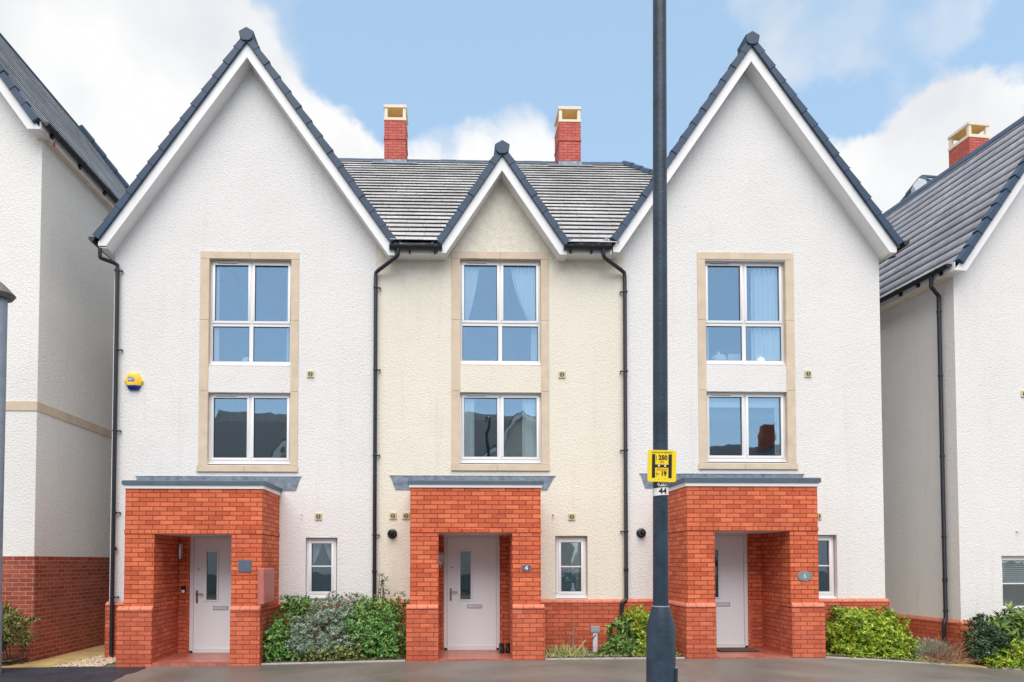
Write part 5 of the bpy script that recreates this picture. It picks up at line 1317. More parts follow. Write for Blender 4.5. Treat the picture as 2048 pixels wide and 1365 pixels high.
    for dz in (.035, -.035):
        m = MB(); n = 20; pts = [(cx(czs)+(rs0+.003)*math.cos(i*2*math.pi/n), yl+(rs0+.003)*math.sin(i*2*math.pi/n)) for i in range(n)]; m.prism_z(pts, czs+dz-.006, czs+dz+.006)
        m.box(cxs-.02, cxs+.02, ys+.004, ys+.02, czs+dz-.006, czs+dz+.006); sub(st, m, 'strap', M['metal'])
    st.rotation_euler = (0, rot, 0)
lamp_column()

def left_column():
    yl = -1.75; cx = P(-7.5, 900, yl)[0]; gz = gh(cx); s = 1365.33/(12.41+yl); r = 14.3/s
    zt = P(2, 597, yl)[1]
    root = thing('lamp_column', 'pale grey post with a dark domed cap, cut by the left edge', 'lamp post', (cx, yl, gz)); ORIG[root.name] = (cx, yl, gz)
    zsh = P(2, 1203, yl)[1]
    m = MB(); m.lathe([(r*1.13, 0), (r*1.13, zsh-gz-.09), (r, zsh-gz)], (cx, yl, gz), 28); sub(root, m, 'base', M['post_pale'])
    m = MB(); m.lathe([(r, zsh), (r*.98, zt+.02)], (cx, yl, 0), 28); sub(root, m, 'shaft', M['post_pale'])
    R_ = 28/s
    m = MB(); m.lathe([(r*1.1, -.02), (R_*.80, -.01), (R_, .055), (R_*.55, .16), (R_*.2, .235), (.01, .26)], (cx, yl, zt), 28); sub(root, m, 'cap', plain('weathered_cap', (.13, .12, .11), .7, .2, 12))
left_column()

# ------------------------------------------------------------------ curtains and things on the sills
def C_(win, a, b, c=None, d_=None): x0, x1, z0, z1 = win; return x0+(x1-x0)*a, x0+(x1-x0)*b
yc_ = .165
x0, x1, z0, z1 = HM['UP']; cx = (x0+x1)/2; W = x1-x0
curtain(x0+.06, x0+.36, z0+.62, z1-.10, yc_, 'sheer white curtain swept to the left side of the upper window of the cream house', tied='L', folds=7)
curtain(cx+.21, x1-.06, z0+.62, z1-.10, yc_, 'sheer white curtain swept to the right side of the upper window of the cream house', tied='R', folds=7)
curtain(x1-.17, x1-.03, z0, z0+.66, yc_+.03, 'narrow end of white curtain low in the right corner of the cream house upper window', folds=3)
x0, x1, z0, z1 = HM['LO']
curtain(x0+.05, x0+.28, z0, z1-.03, yc_, 'white curtain at the left edge of the middle window of the cream house', folds=3)
curtain(x1-.34, x1-.05, z0, z1-.03, yc_, 'white curtain at the right edge of the middle window of the cream house', folds=4)
x0, x1, z0, z1 = HR['UP']
curtain(x1-.58, x1-.04, z0, z1-.05, yc_, 'broad white curtain on the right half of the upper window behind the right porch', folds=6, amp=.026)
curtain(x0+.03, x0+.13, z0, z1-.05, yc_, 'thin edge of white curtain at the left of the upper window of the right house', folds=2)
x0, x1, z0, z1 = HR['LO']
curtain(x1-.16, x1-.05, z0, z1-.05, yc_, 'thin edge of pale curtain at the right of the middle window of the right house', folds=2)
m = MB(); m.box(x0+.07, x1-.07, yc_-.004, yc_+.004, z1-.26, z1-.06); m.tube([(x0+.07, yc_, z1-.26), (x1-.07, yc_, z1-.26)], .012, 8)
tag(m.build('roller_blind', M['blind'], None), 'white roller blind drawn a little way down in the middle window of the right house', 'blind')
x0, x1, z0, z1 = HL['UP']
curtain(x0+.05, x0+.14, z0, z1-.05, yc_, 'thin curtain edge at the left of the leftmost upper window', folds=2)
curtain(x1-.13, x1-.05, z0, z1-.05, yc_, 'thin curtain edge at the right of the leftmost upper window', folds=2)
x0, x1, z0, z1 = HL['SM']
curtain(x0+.04, (x0+x1)/2-.02, (z0+z1)/2, z1-.05, .22, 'net curtain gathered left in the small ground floor window above the shrubs', tied='L', folds=5, amp=.012)
curtain((x0+x1)/2+.02, x1-.04, (z0+z1)/2, z1-.05, .22, 'net curtain gathered right in the small ground floor window above the shrubs', tied='R', folds=5, amp=.012)
# sill things
def sill_thing(name, label, cat, x, y, z, parts, group=None):
    r = thing(name, label, cat, (x, y, z), 0, group); ORIG[r.name] = (x, y, z)
    for nm, mb, mat in parts: sub(r, mb, nm, mat)
    return r
x0, x1, z0, z1 = HL['UP']; cx = (x0+x1)/2
m = MB(); m.lathe([(.10, 0), (.11, .05), (.08, .13), (.03, .17)], (cx-.14, .30, z0+.03), 14); sill_thing('table_lamp', 'pale rounded ornament low behind the left upper window sill', 'ornament', cx-.14, .30, z0+.03, [('body', m, M['curtain'])])
x0, x1, z0, z1 = HR['UP']; cx = (x0+x1)/2
m = MB(); m.lathe([(.13, 0), (.15, .04), (.15, .14), (.10, .19), (.03, .21), (.015, .27)], (x0+.37, .30, z0+.02), 12); sill_thing('glass_jar', 'white ribbed covered jar on the upper sill of the right house, left pane', 'jar', x0+.37, .30, z0+.02, [('jar_body', m, M['curtain'])])
m = MB(); m.prism([(x0+.53, z0+.02), (x0+.78, z0+.02), (x0+.79, z0+.25), (x0+.56, z0+.25)], .30, .312); sill_thing('greeting_card', 'white card leaning on the upper sill of the right house', 'card', x0+.65, .30, z0+.02, [('card_sheet', m, M['blind'])])
m = MB(); m.lathe([(.12, 0), (.13, .05), (.09, .14), (.04, .18)], (cx+.33, .21, z0+.02), 12); sill_thing('glass_bowl', 'small pale bowl in front of the broad curtain, upper window of the right house', 'bowl', cx+.33, .21, z0+.02, [('bowl_body', m, M['curtain'])])
# flower vase behind the small window of the cream house
def vase():
    x0, x1, z0, z1 = HM['SM']; cx = (x0+x1)/2+.05; y = .19; zz = z0+.06; rg = random.Random(12)
    r = thing('flower_vase', 'white flowers in a slim white vase behind the small window of the cream house', 'vase', (cx, y, zz)); ORIG[r.name] = (cx, y, zz)
    m = MB(); m.lathe([(.045, 0), (.05, .03), (.022, .14), (.03, .18)], (cx, y, zz), 16); sub(r, m, 'vase_body', M['curtain'])
    m = MB(); f = MB()
    for i in range(22):
        a = rg.uniform(-1.15, 1.15); L_ = rg.uniform(.14, .36); p = Vector((cx+math.sin(a)*L_*.75, y+rg.uniform(-.05, .05), zz+.18+math.cos(a)*L_)); m.tube([(cx, y, zz+.16), ((cx+p.x)/2, y, zz+.18+(p.z-zz-.18)*.6), tuple(p)], .002, 5)
        for j in range(9):
            q = p+Vector((rg.gauss(0, .02), rg.gauss(0, .015), rg.gauss(0, .02))); s_ = rg.uniform(.008, .02); a2 = rg.uniform(0, 6.3)
            f.add([(q.x-s_*math.cos(a2), q.y-.004, q.z-s_*math.sin(a2)), (q.x+s_*math.sin(a2)*.6, q.y, q.z-s_*math.cos(a2)*.6), (q.x+s_*math.cos(a2), q.y+.004, q.z+s_*math.sin(a2)), (q.x-s_*math.sin(a2)*.6, q.y, q.z+s_*math.cos(a2)*.6)], [(0, 1, 2, 3)])
    sub(r, m, 'flower_stems', M['soil']); sub(r, f, 'blooms', M['curtain'], weld=False, recalc=False)
vase()

# ------------------------------------------------------------------ plants
LEAF = {}
LEAF['mid'] = island_mat('leaf_mid_green', [(0, (.010, .040, .008)), (.25, (.04, .14, .025)), (.55, (.11, .30, .05)), (.8, (.22, .46, .09)), (1, (.44, .64, .22))], .38, .5, transl=.15)
LEAF['bright'] = island_mat('leaf_yellow_green', [(0, (.05, .12, .012)), (.3, (.18, .32, .02)), (.65, (.40, .54, .03)), (1, (.64, .68, .09))], .38, .5, transl=.2)
LEAF['silver'] = island_mat('leaf_silver', [(0, (.05, .09, .05)), (.35, (.15, .23, .15)), (.75, (.33, .43, .33)), (1, (.50, .57, .48))], .7, .3, transl=.1)
LEAF['dark'] = island_mat('leaf_dark_green', [(0, (.008, .028, .010)), (.5, (.022, .07, .026)), (.85, (.055, .13, .05)), (1, (.14, .24, .09))], .3, .6, transl=.08)
LEAF['varieg'] = island_mat('leaf_variegated', [(0, (.02, .05, .012)), (.4, (.08, .13, .03)), (.7, (.30, .34, .08)), (1, (.55, .52, .20))], .45, .5, transl=.15)
LEAF['aucuba'] = island_mat('leaf_large_green', [(0, (.04, .10, .02)), (.5, (.13, .24, .05)), (1, (.30, .40, .10))], .35, .5, nscale=40, transl=.12)
LEAF['grass'] = island_mat('grass_blade', [(0, (.07, .11, .02)), (.5, (.22, .28, .07)), (1, (.50, .44, .22))], .6, .3, transl=.1)
LEAF['straw'] = island_mat('dry_stem', [(0, (.12, .06, .035)), (.5, (.30, .19, .11)), (1, (.58, .45, .28))], .8, .2)
LEAF['redstem'] = island_mat('red_dry_stem', [(0, (.14, .05, .04)), (.5, (.30, .12, .09)), (1, (.42, .26, .18))], .8, .2)
LEAF['wood'] = plain('bark', (.07, .05, .035), .9, .3, 20)

def leaf(mb, p, d, n, L_, w, fold=.25, droop=.2):
    """one bent, pointed leaf"""
    d = d.normalized(); s = d.cross(n)
    if s.length < 1e-3: s = d.cross(Vector((1, .3, .2)))
    s.normalize(); n = s.cross(d).normalized()
    m1 = p+d*(L_*.45)+n*(L_*.02); tip = p+d*L_-n*(L_*droop)
    e = n*(w*fold)
    mb.add([p, m1+s*w*.5+e, tip, m1-s*w*.5+e, m1], [(0, 4, 1), (1, 4, 2), (0, 3, 4), (4, 3, 2)])

def shrub(label, cat, lobes, n_tips, leaf_len, leaf_w, mat, seed, rosette=7, name='shrub', filler=.4, spread=1.0, z_ground=None, droop=.2, group=None, stems=8, upright=.3):
    """lobes: list of (x, y, z, rx, ry, rz) ellipsoids; shoot tips sit on their outer skin, each with a whorl of leaves"""
    rg = random.Random(seed); xs = [l[0] for l in lobes]; cx = sum(xs)/len(xs); cy = sum(l[1] for l in lobes)/len(lobes); gz = gh(cx)+.01 if z_ground is None else z_ground
    root = thing(name, label, cat, (cx, cy, gz), 0, group); ORIG[root.name] = (cx, cy, gz)
    f = MB(); st = MB()
    wts = [l[3]*l[5] for l in lobes]; tot = sum(wts)
    def inside(q, skip):
        for k, l in enumerate(lobes):
            if k != skip and ((q.x-l[0])/l[3])**2+((q.y-l[1])/l[4])**2+((q.z-l[2])/l[5])**2 < .72: return True
        return False
    for i in range(int(n_tips*2.2)):
        r = rg.uniform(0, tot); k = 0
        while r > wts[k] and k < len(lobes)-1: r -= wts[k]; k += 1
        l = lobes[k]
        v = Vector((rg.gauss(0, 1), rg.gauss(0, 1)-.35, rg.gauss(0, 1)+.15)).normalized()
        bump_ = 1+.2*math.sin(5.1*v.x+3.7*v.z+k)+.17*math.sin(9.3*v.z-7*v.x+2*k)
        inner = rg.random() < filler
        rad = (rg.uniform(.45, .85) if inner else rg.uniform(.86, 1.06))*bump_
        q = Vector((l[0]+v.x*l[3]*rad, l[1]+v.y*l[4]*rad, l[2]+v.z*l[5]*rad))
        if q.z < gz+.02: q.z = gz+.02+rg.random()*.04
        if not inner and inside(q, k): continue
        ax = (Vector((v.x/l[3], v.y/l[4], v.z/l[5])).normalized()+Vector((0, -.1, upright))).normalized()
        t1 = ax.cross(Vector((.3, .2, 1))).normalized(); t2 = ax.cross(t1)
        ph = rg.uniform(0, 6.28); sc = rg.uniform(.75, 1.2)
        for j in range(rosette):
            a = ph+j*2.4; el = rg.uniform(.25, .95)*spread
            dd = (t1*math.cos(a)+t2*math.sin(a))*math.sin(el*1.35)+ax*math.cos(el*1.35)
            leaf(f, q-ax*(j*.006), dd, ax, 1.12*leaf_len*sc*rg.uniform(.7, 1.15), leaf_w*sc*rg.uniform(.8, 1.15), droop=droop*rg.uniform(.3, 1.5))
    for i in range(stems):
        k = rg.randrange(len(lobes)); l = lobes[k]; b = Vector((l[0]*.6+cx*.4+rg.uniform(-.1, .1), l[1]*.5+cy*.5+rg.uniform(-.05, .08), gz-.02)); t = Vector((l[0]+rg.uniform(-.6, .6)*l[3], l[1]+rg.uniform(-.4, .4)*l[4], l[2]+rg.uniform(.0, .6)*l[5]))
        mid = b.lerp(t, .5)+Vector((rg.uniform(-.05, .05), rg.uniform(-.04, .04), 0)); st.tube([b, mid, t], [.011, .008, .004], 6)
    sub(root, f, 'foliage', mat, weld=False, recalc=False); sub(root, st, 'stems', LEAF['wood'], recalc=False)
    return root
def PT(px, py, y): x, z = P(px, py, y); return x, z
def LB(px, py, y, rpx, rpy, ry):
    x, z = P(px, py, y); s = 1365.33/(12.41+y); return (x, y, z, rpx/s, ry, rpy/s)
# bed between the left and the cream porch
shrub('mid green shrub with glossy leaf clusters against the right pier of the left porch', 'shrub',
      [LB(548, 1290, -.85, 26, 38, .22), LB(565, 1262, -.72, 28, 32, .22), LB(584, 1214, -.45, 26, 22, .16), LB(605, 1222, -.40, 30, 22, .16), LB(560, 1308, -.92, 30, 18, .15)], 420, .055, .021, LEAF['mid'], 31)
shrub('silver grey leaved shrub between two green shrubs', 'shrub',
      [LB(650, 1240, -.62, 52, 40, .26), LB(688, 1226, -.52, 45, 34, .24), LB(605, 1262, -.85, 30, 28, .2), LB(625, 1292, -.85, 48, 30, .22), LB(672, 1290, -.85, 50, 32, .2), LB(690, 1252, -.6, 34, 34, .2), LB(598, 1292, -.95, 24, 22, .14)], 900, .050, .015, LEAF['silver'], 32, rosette=8, upright=.5)
shrub('low pale green plant with small round leaves at the foot of the silver shrub', 'plant',
      [LB(640, 1310, -1.0, 48, 15, .12), LB(690, 1305, -1.0, 36, 18, .12)], 170, .032, .020, LEAF['varieg'], 39, rosette=6, stems=4)
shrub('large glossy green shrub with dense leaf clusters beside the left pier of the cream porch', 'shrub',
      [LB(752, 1248, -.62, 58, 42, .34), LB(778, 1225, -.5, 42, 30, .24), LB(740, 1270, -.78, 52, 38, .25), LB(786, 1282, -.82, 38, 38, .24), LB(716, 1240, -.55, 28, 34, .24), LB(730, 1218, -.45, 40, 22, .2), LB(760, 1298, -.92, 46, 26, .16)], 900, .052, .020, LEAF['mid'], 33)
shrub('thin wispy shrub tips rising above the dense green shrub onto the cream wall', 'plant',
      [LB(765, 1172, -.2, 5, 22, .03), LB(769, 1160, -.2, 7, 6, .03), LB(772, 1184, -.2, 16, 5, .03), LB(797, 1190, -.2, 14, 6, .04), LB(762, 1152, -.2, 5, 4, .03)], 30, .030, .014, LEAF['dark'], 34, rosette=4, filler=.2, stems=6)
shrub('dark thin branches with small leaves standing above the silver shrub under the small window', 'plant',
      [LB(668, 1196, -.35, 20, 12, .1), LB(705, 1195, -.35, 20, 9, .1), LB(640, 1205, -.4, 22, 10, .1)], 60, .036, .015, LEAF['dark'], 44, rosette=4, filler=.2, stems=6)
# cream house front bed
def tuft():
    cx, cz = P(1133, 1314, -.85); rg = random.Random(41); gz = gh(cx)+.02
    r = thing('tuft_plant', 'cut back strappy plant with pale stumps and dry brown stems beside the grey marker post', 'plant', (cx, -.85, gz)); ORIG[r.name] = (cx, -.85, gz)
    g = MB(); s_ = MB()
    for i in range(260):
        b = Vector((cx+rg.gauss(0, .15), -.85+rg.gauss(0, .10), gz)); L_ = rg.uniform(.06, .24); a = rg.gauss(0, .7)
        d_ = Vector((math.sin(a), rg.uniform(-.5, .3), math.cos(a)*.9+.1)); leaf(g, b, d_, Vector((0, -1, .2)), L_, .012, .1, .35)
    for (px, py, bx) in ((1110, 1292, 1120), (1120, 1293, 1126), (1128, 1300, 1128), (1171, 1280, 1145), (1162, 1294, 1140), (1135, 1290, 1132), (1150, 1292, 1138)):
        x, z = P(px, py, -.85); bxx = P(bx, 1312, -.85)[0]; s_.tube([(bxx, -.85, gz), ((x+bxx)/2, -.86, (z+gz)/2), (x, -.87, z)], [.012, .009, .008], 6)
    sub(r, g, 'blades', LEAF['grass'], weld=False, recalc=False); sub(r, s_, 'cut_stumps', plain('pale_stump', (.55, .42, .24), .8, .2, 20), recalc=False)
    s_ = MB()
    for (pts) in (((1140, 1300), (1134, 1275), (1129, 1255)), ((1140, 1298), (1132, 1280), (1121, 1270)), ((1147, 1300), (1149, 1280), (1158, 1272)), ((1142, 1302), (1146, 1270), (1144, 1245)), ((1146, 1296), (1147, 1262), (1148, 1238)), ((1142, 1290), (1150, 1262), (1152, 1255))):
        q = [(*P(a, b, -.6), ) for a, b in pts]; s_.tube([(x, -.6, z) for x, z in q], [.018, .012, .005], 6)
    sub(r, s_, 'dry_stems', LEAF['redstem'], recalc=False)
tuft()
def marker():
    x0, z1 = P(1180.5, 1253, -.45); x1, z0 = P(1198.5, 1264, -.45); cx = (x0+x1)/2; gz = gh(cx)
    r = thing('marker_post', 'short white marker post with a grey box top in the bed under the cream wall', 'marker post', (cx, -.45, gz)); ORIG[r.name] = (cx, -.45, gz)
    m = MB(); m.box(x0, x1, -.50, -.41, z0, z1); sub(r, m, 'box_top', M['marker'], bevel=.004)
    m = MB(); a, b = P(1185.5, 1290, -.45)[0], P(1194.5, 1290, -.45)[0]; m.box(a, b, -.48, -.43, gz-.05, z0-.0005); p_ = sub(r, m, 'post', M['marker_post'], bevel=.003)
    m = MB(); q = [P(1184.5, 1279, -.483), P(1188, 1274, -.486), P(1192, 1270, -.483)]; m.tube([(q[0][0], -.484, q[0][1]), (q[1][0], -.486, q[1][1]), (q[2][0], -.484, q[2][1])], .008, 6); sub(r, m, 'cable', M['black'])
marker()
m = MB(); a = P(1164, 1309, -.75); b = P(1186, 1316.5, -1.02); zz_ = gh(a[0])+.045
m.add([(a[0], -.72, zz_+.03), (b[0]-.02, -.74, zz_+.03), (b[0]+.02, -1.04, zz_-.01), (a[0]+.03, -1.04, zz_-.01), (a[0], -.72, zz_+.0), (b[0]-.02, -.74, zz_+.0), (b[0]+.02, -1.04, zz_-.035), (a[0]+.03, -1.04, zz_-.035)], [(0, 1, 2, 3), (4, 7, 6, 5), (0, 4, 5, 1), (1, 5, 6, 2), (2, 6, 7, 3), (3, 7, 4, 0)])
tag(m.build('slate_slab', M['slate'], None), 'dark grey slate slab lying in the bed beside the marker post', 'slab')
shrub('dark green shrub with large pointed leaves below the offset of the downpipe', 'shrub',
      [LB(1246, 1262, -.72, 22, 26, .2), LB(1240, 1292, -.85, 26, 20, .18), LB(1222, 1300, -.9, 18, 12, .12), LB(1258, 1290, -.9, 18, 22, .14)], 125, .105, .048, LEAF['aucuba'], 35, rosette=6)
shrub('yellow green shrub half hidden behind the dark lamp column', 'shrub',
      [LB(1280, 1246, -.72, 24, 30, .25), LB(1284, 1285, -.85, 24, 30, .22), LB(1300, 1262, -.7, 20, 36, .2), LB(1262, 1232, -.6, 14, 16, .16), LB(1340, 1300, -.9, 8, 20, .1), LB(1275, 1305, -.95, 20, 12, .1)], 420, .048, .022, LEAF['bright'], 36)
# right of the right porch
shrub('big rounded yellow green shrub in front of the right house', 'shrub',
      [LB(1702, 1268, -.62, 50, 44, .42), LB(1752, 1270, -.55, 54, 42, .42), LB(1728, 1245, -.45, 60, 28, .35), LB(1782, 1296, -.62, 42, 34, .34), LB(1700, 1300, -.75, 46, 30, .3), LB(1745, 1305, -.75, 52, 26, .3), LB(1680, 1262, -.6, 26, 40, .3), LB(1800, 1312, -.65, 26, 20, .24)], 1700, .056, .025, LEAF['bright'], 37, rosette=8)
shrub('small dark shrub tips showing over the top left of the big yellow green shrub', 'plant',
      [LB(1672, 1222, -.25, 12, 10, .1), LB(1692, 1219, -.25, 7, 8, .08), LB(1773, 1226, -.2, 5, 9, .06)], 40, .045, .022, LEAF['dark'], 45, rosette=5, stems=3)
def lavender():
    y = -.8; cx, cz = P(1872, 1310, y); rg = random.Random(51); gz = gh(cx)
    r = thing('lavender', 'grey green lavender with reddish dry stems leaning right', 'plant', (cx, y, gz)); ORIG[r.name] = (cx, y, gz)
    g = MB(); s_ = MB(); D = MB(); s = 1365.33/(12.41+y)
    for i in range(1500):
        a = rg.uniform(-1.35, 1.35); b = rg.uniform(-1.0, .9); rad = rg.uniform(.35, 1.0)
        dv = Vector((math.sin(a), math.sin(b)*.8, math.cos(a)*.8+.12)); c0 = Vector((P(1858, 1325, y)[0], y, gz+.02))
        q = c0+Vector((dv.x*.40, dv.y*.32, abs(dv.z)*.40))*rad
        leaf(g, q, (dv+Vector((rg.gauss(0, .3), rg.gauss(0, .3), .3))), Vector((0, -1, .2)), rg.uniform(.04, .075), .006, .1, .05)
    for i in range(150):
        a = rg.gauss(.45, .55); L_ = rg.uniform(.35, .62); b = Vector((P(1868, 1320, y)[0]+rg.gauss(0, .10), y+rg.gauss(0, .1), gz)); t = b+Vector((math.sin(a)*L_, rg.uniform(-.25, .15), math.cos(a)*L_*.85))
        s_.tube([b, b.lerp(t, .55)+Vector((0, 0, .03)), t], [.0028, .002, .0018], 4, cap=False)
    for i in range(240):
        a = rg.uniform(-1.5, 1.5); L_ = rg.uniform(.1, .42); b = Vector((P(1876, 1325, y)[0]+rg.gauss(0, .2), y-.1+rg.gauss(0, .1), gz+.02)); t = b+Vector((math.sin(a)*L_, rg.uniform(-.2, .1), abs(math.cos(a))*L_*.5)); D.tube([b, t], [.003, .002], 4, cap=False)
    sub(r, g, 'foliage', LEAF['silver'], weld=False, recalc=False); sub(r, s_, 'flower_stems', LEAF['redstem'], recalc=False); sub(r, D, 'dry_stems', LEAF['straw'], recalc=False)
lavender()
shrub('dark small leaved shrub with thin tips at the corner of the right edge house', 'shrub',
      [LB(1966, 1275, -.75, 34, 34, .3), LB(1958, 1300, -.85, 30, 24, .24), LB(1990, 1290, -.8, 26, 34, .26), LB(1948, 1250, -.6, 12, 12, .1), LB(1960, 1236, -.55, 8, 9, .07), LB(1980, 1240, -.55, 10, 8, .08)], 520, .040, .022, LEAF['dark'], 61, z_ground=gh(9))
shrub('large leaved mottled green shrub under the window at the right edge', 'shrub',
      [LB(2010, 1262, -.55, 40, 26, .3), LB(2040, 1250, -.55, 40, 30, .3), LB(1998, 1275, -.7, 30, 24, .24), LB(2050, 1285, -.7, 40, 28, .3)], 150, .17, .062, LEAF['aucuba'], 62, rosette=6, z_ground=gh(9.5))
shrub('low bright lime green shrub at the right edge by the pavement', 'shrub',
      [LB(2030, 1310, -.95, 38, 30, .22), LB(2005, 1328, -1.0, 34, 14, .15), LB(1980, 1322, -1.0, 18, 7, .1), LB(2045, 1328, -1.0, 30, 18, .16)], 420, .055, .023, LEAF['bright'], 63, z_ground=gh(9.4))
# left
shrub('yellow edged variegated shrub against the dark brick base beside the pale post', 'shrub',
      [LB(10, 1250, -.95, 26, 38, .2), LB(24, 1262, -.9, 24, 28, .18), LB(-14, 1262, -.95, 30, 40, .24), LB(46, 1241, -.85, 22, 6, .08), LB(44, 1268, -.85, 16, 8, .08), LB(54, 1282, -.85, 14, 6, .06)], 190, .075, .026, LEAF['varieg'], 71, rosette=6, filler=.3)

# ------------------------------------------------------------------ beds, paths, edging, small things on the ground
def bed(x0, x1, y0, y1, h=.03, seed=1, mat='soil', name='soil_bed'):
    rg = random.Random(seed); nx = max(4, int((x1-x0)/.08)); ny = max(3, int((y1-y0)/.08)); mb = MB(); vs = []
    for i in range(nx+1):
        for j in range(ny+1):
            x = x0+(x1-x0)*i/nx; y = y0+(y1-y0)*j/ny; e = 0 if (i in (0, nx) or j in (0, ny)) else 1
            vs.append((x, y, gh(x)+.004+e*(h+rg.uniform(-.012, .018))))
    fs = [(i*(ny+1)+j, (i+1)*(ny+1)+j, (i+1)*(ny+1)+j+1, i*(ny+1)+j+1) for i in range(nx) for j in range(ny)]
    mb.add(vs, fs); return tag(mb.build(name, M[mat], None), kind='structure')
bed(HL['q'][3]+.01, HM['q'][0]-.01, -1.10, -.05, seed=1); bed(HM['q'][3]+.01, HR['q'][0]-.01, -1.10, -.05, seed=2); bed(HR['q'][3]+.01, 8.3, -1.10, -.05, seed=3); bed(9.05, 12.5, -1.12, .4, seed=4)
ed = MB()
def edging(x0, x1):
    n = max(1, int((x1-x0)/.9))
    for i in range(n):
        a = x0+(x1-x0)*i/n+.003; b = x0+(x1-x0)*(i+1)/n-.003
        ed.add([(a, -1.145, gh(a)-.1), (b, -1.145, gh(b)-.1), (b, -1.10, gh(b)-.1), (a, -1.10, gh(a)-.1), (a, -1.145, gh(a)+.022), (b, -1.145, gh(b)+.022), (b, -1.10, gh(b)+.022), (a, -1.10, gh(a)+.022)],
               [(0, 3, 2, 1), (4, 5, 6, 7), (0, 1, 5, 4), (1, 2, 6, 5), (2, 3, 7, 6), (3, 0, 4, 7)])
edging(HL['q'][3]+.01, HM['q'][0]-.01); edging(HM['q'][3]+.01, HR['q'][0]-.01); edging(HR['q'][3]+.01, 8.4); edging(9.3, 13)
tag(ed.build('bed_edging', M['kerb'], None), kind='structure')
# yellow side paths
def path(pts, z=.02, name='path'):
    mb = MB(); n = len(pts); mb.add([(x, y, gh(x)+z) for x, y in pts]+[(x, y, gh(x)-.03) for x, y in pts], [tuple(range(n)), tuple(range(2*n-1, n-1, -1))]+[(i, (i+1) % n, n+(i+1) % n, n+i) for i in range(n)])
    return tag(mb.build(name, M['path'], None), kind='structure')
path([(-7.26, -1.14), (-6.42, -1.14), (-6.22, 1.0), (-6.20, 6.5), (-7.05, 6.5), (-7.03, -.56)])
bed(-9.4, -7.12, -1.12, -.54, h=.085, seed=9)
path([(8.32, -1.14), (9.04, -1.14), (8.95, -.2), (8.6, 4), (8.0, 4), (8.1, -.1)])
def scatter(name, label, cat, n, box, mat, smin, smax, seed, kind='stuff', flat=.6):
    rg = random.Random(seed); mb = MB()
    for i in range(n):
        x = rg.uniform(box[0], box[1]); y = rg.uniform(box[2], box[3]); s = rg.uniform(smin, smax); a = rg.uniform(0, 6.28); z = gh(x)+box[4]
        vs = []
        for q in range(5):
            t = a+q*1.2566; r = s*rg.uniform(.75, 1.2); vs.append((x+r*math.cos(t), y+r*math.sin(t), z-.002))
        vs.append((x+rg.uniform(-.2, .2)*s, y+rg.uniform(-.2, .2)*s, z+s*flat))
        mb.add(vs, [(q, (q+1) % 5, 5) for q in range(5)])
    o = mb.build(name, mat, None, weld=False); tag(o, label, cat, kind=kind); return o
peb = island_mat('pebble', [(0, (.30, .22, .14)), (.4, (.55, .44, .30)), (.8, (.72, .63, .48)), (1, (.40, .36, .33))], .6, .4)
chips = island_mat('bark_chip', [(0, (.03, .018, .012)), (.5, (.09, .05, .03)), (.85, (.20, .11, .06)), (1, (.42, .30, .18))], .9, .2)
scatter('gravel', 'pale gravel by the side path', 'gravel', 1500, (-6.44, -5.62, -1.12, .3, .012), peb, .008, .02, 81)
scatter('gravel', 'bark and stones', 'gravel', 900, (-8.1, -7.14, -1.10, -.56, .09), chips, .01, .028, 82)
for i, (a, b) in enumerate(((HL['q'][3]+.02, HM['q'][0]-.02), (HM['q'][3]+.02, HR['q'][0]-.02), (HR['q'][3]+.02, 8.2))):
    scatter('bark_litter', 'bark litter on the bed', 'litter', 900, (a, b, -1.08, -.08, .035), chips, .008, .024, 83+i)
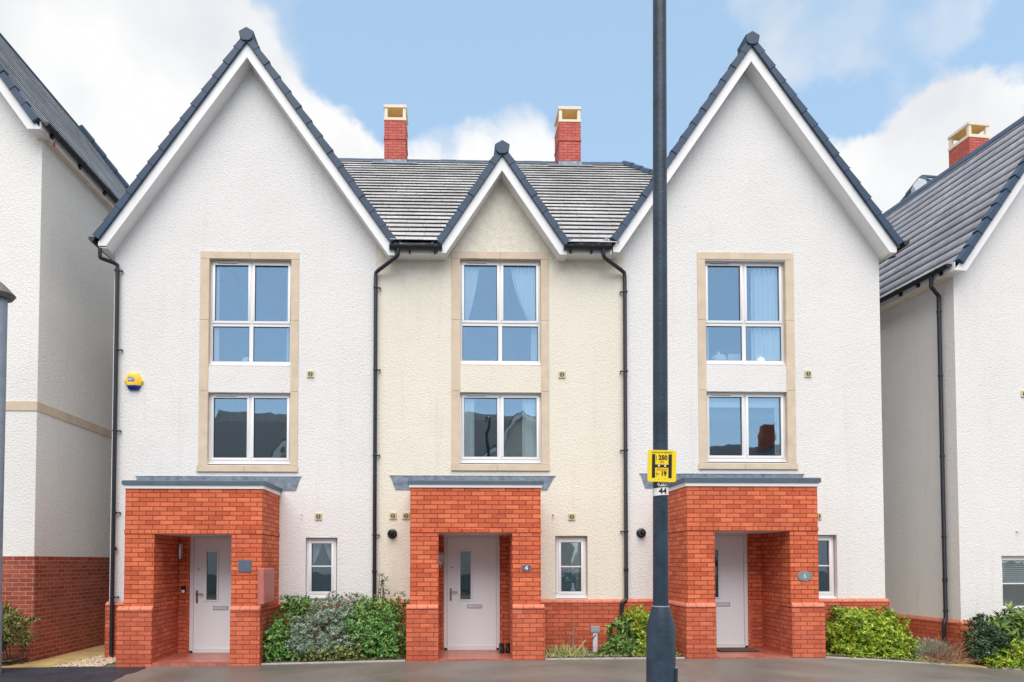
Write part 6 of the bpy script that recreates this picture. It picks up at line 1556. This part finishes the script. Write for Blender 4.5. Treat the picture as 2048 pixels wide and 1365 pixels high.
# ground cover and fallen leaves at the front of the middle bed
def groundcover():
    rg = random.Random(90); g = MB()
    for i in range(900):
        x = rg.uniform(HM['q'][3]+.02, HR['q'][0]-.05) if i > 250 else rg.uniform(HR['q'][3]+.02, 8.2); y = -1.09+abs(rg.gauss(0, .12)); z = gh(x)+.03
        a = rg.uniform(0, 6.28); leaf(g, Vector((x, y, z)), Vector((math.cos(a), math.sin(a)*.7, rg.uniform(.1, 1.4))), Vector((0, -1, .5)), rg.uniform(.03, .08), rg.uniform(.006, .018), .1, .3)
    o = g.build('ground_cover', LEAF['grass'], None, weld=False, recalc=False); tag(o, 'ground cover', 'ground cover', kind='stuff')
groundcover()
# doormat and boots
a, z_ = P(1440, 1293, -.15); b = P(1492, 1303, -.75)[0]; zz_ = HR['dz'][0]-.028
m = MB(); x0m = HR['dx'][0]+.28; m.box(x0m, x0m+.68, -.62, -.18, zz_, zz_+.018); tag(m.build('doormat', M['mat'], None, bevel=.004), 'brown doormat on the red tiled step of the right porch', 'doormat')
def boot(x, y, z, label):
    r = thing('boot', label, 'boot', (x, y, z), 0, 'pair of black boots in the cream porch'); ORIG[r.name] = (x, y, z)
    m = MB(); vs = []; fs = []; seg = 14
    for (yy, zz, rx, rz) in ((-.14, .035, .018, .022), (-.12, .038, .040, .035), (-.06, .048, .050, .045), (.0, .06, .047, .058), (.05, .075, .045, .072), (.085, .07, .032, .066), (.095, .065, .01, .04)):
        for q in range(seg):
            t = q*2*math.pi/seg; vs.append((x+rx*math.cos(t), y+yy, max(z+.012, z+zz+rz*math.sin(t))))
    for i in range(6):
        for q in range(seg): fs.append((i*seg+q, i*seg+(q+1) % seg, (i+1)*seg+(q+1) % seg, (i+1)*seg+q))
    fs += [tuple(range(seg)), tuple(6*seg+q for q in range(seg))]; m.add(vs, fs); m.lathe([(.046, .08), (.042, .15), (.036, .15), (.036, .10)], (x, y+.045, z), 14)
    sub(r, m, 'upper', M['boot'])
    m = MB(); m.prism_z([(x+.05*math.cos(i*math.pi/8), y-.015+.125*math.sin(i*math.pi/8)) for i in range(16)], z, z+.0115); sub(r, m, 'sole', M['black'])
zz_ = HM['dz'][0]-.03; xa = P(1003, 1300, -.35)[0]; xb = P(1015.5, 1300, -.33)[0]
boot(xa, -.40, zz_+.0, 'black boot lying by the door, left one of the pair in the cream porch'); boot(xb, -.38, zz_+.0, 'black boot lying against the pier, right one of the pair in the cream porch')
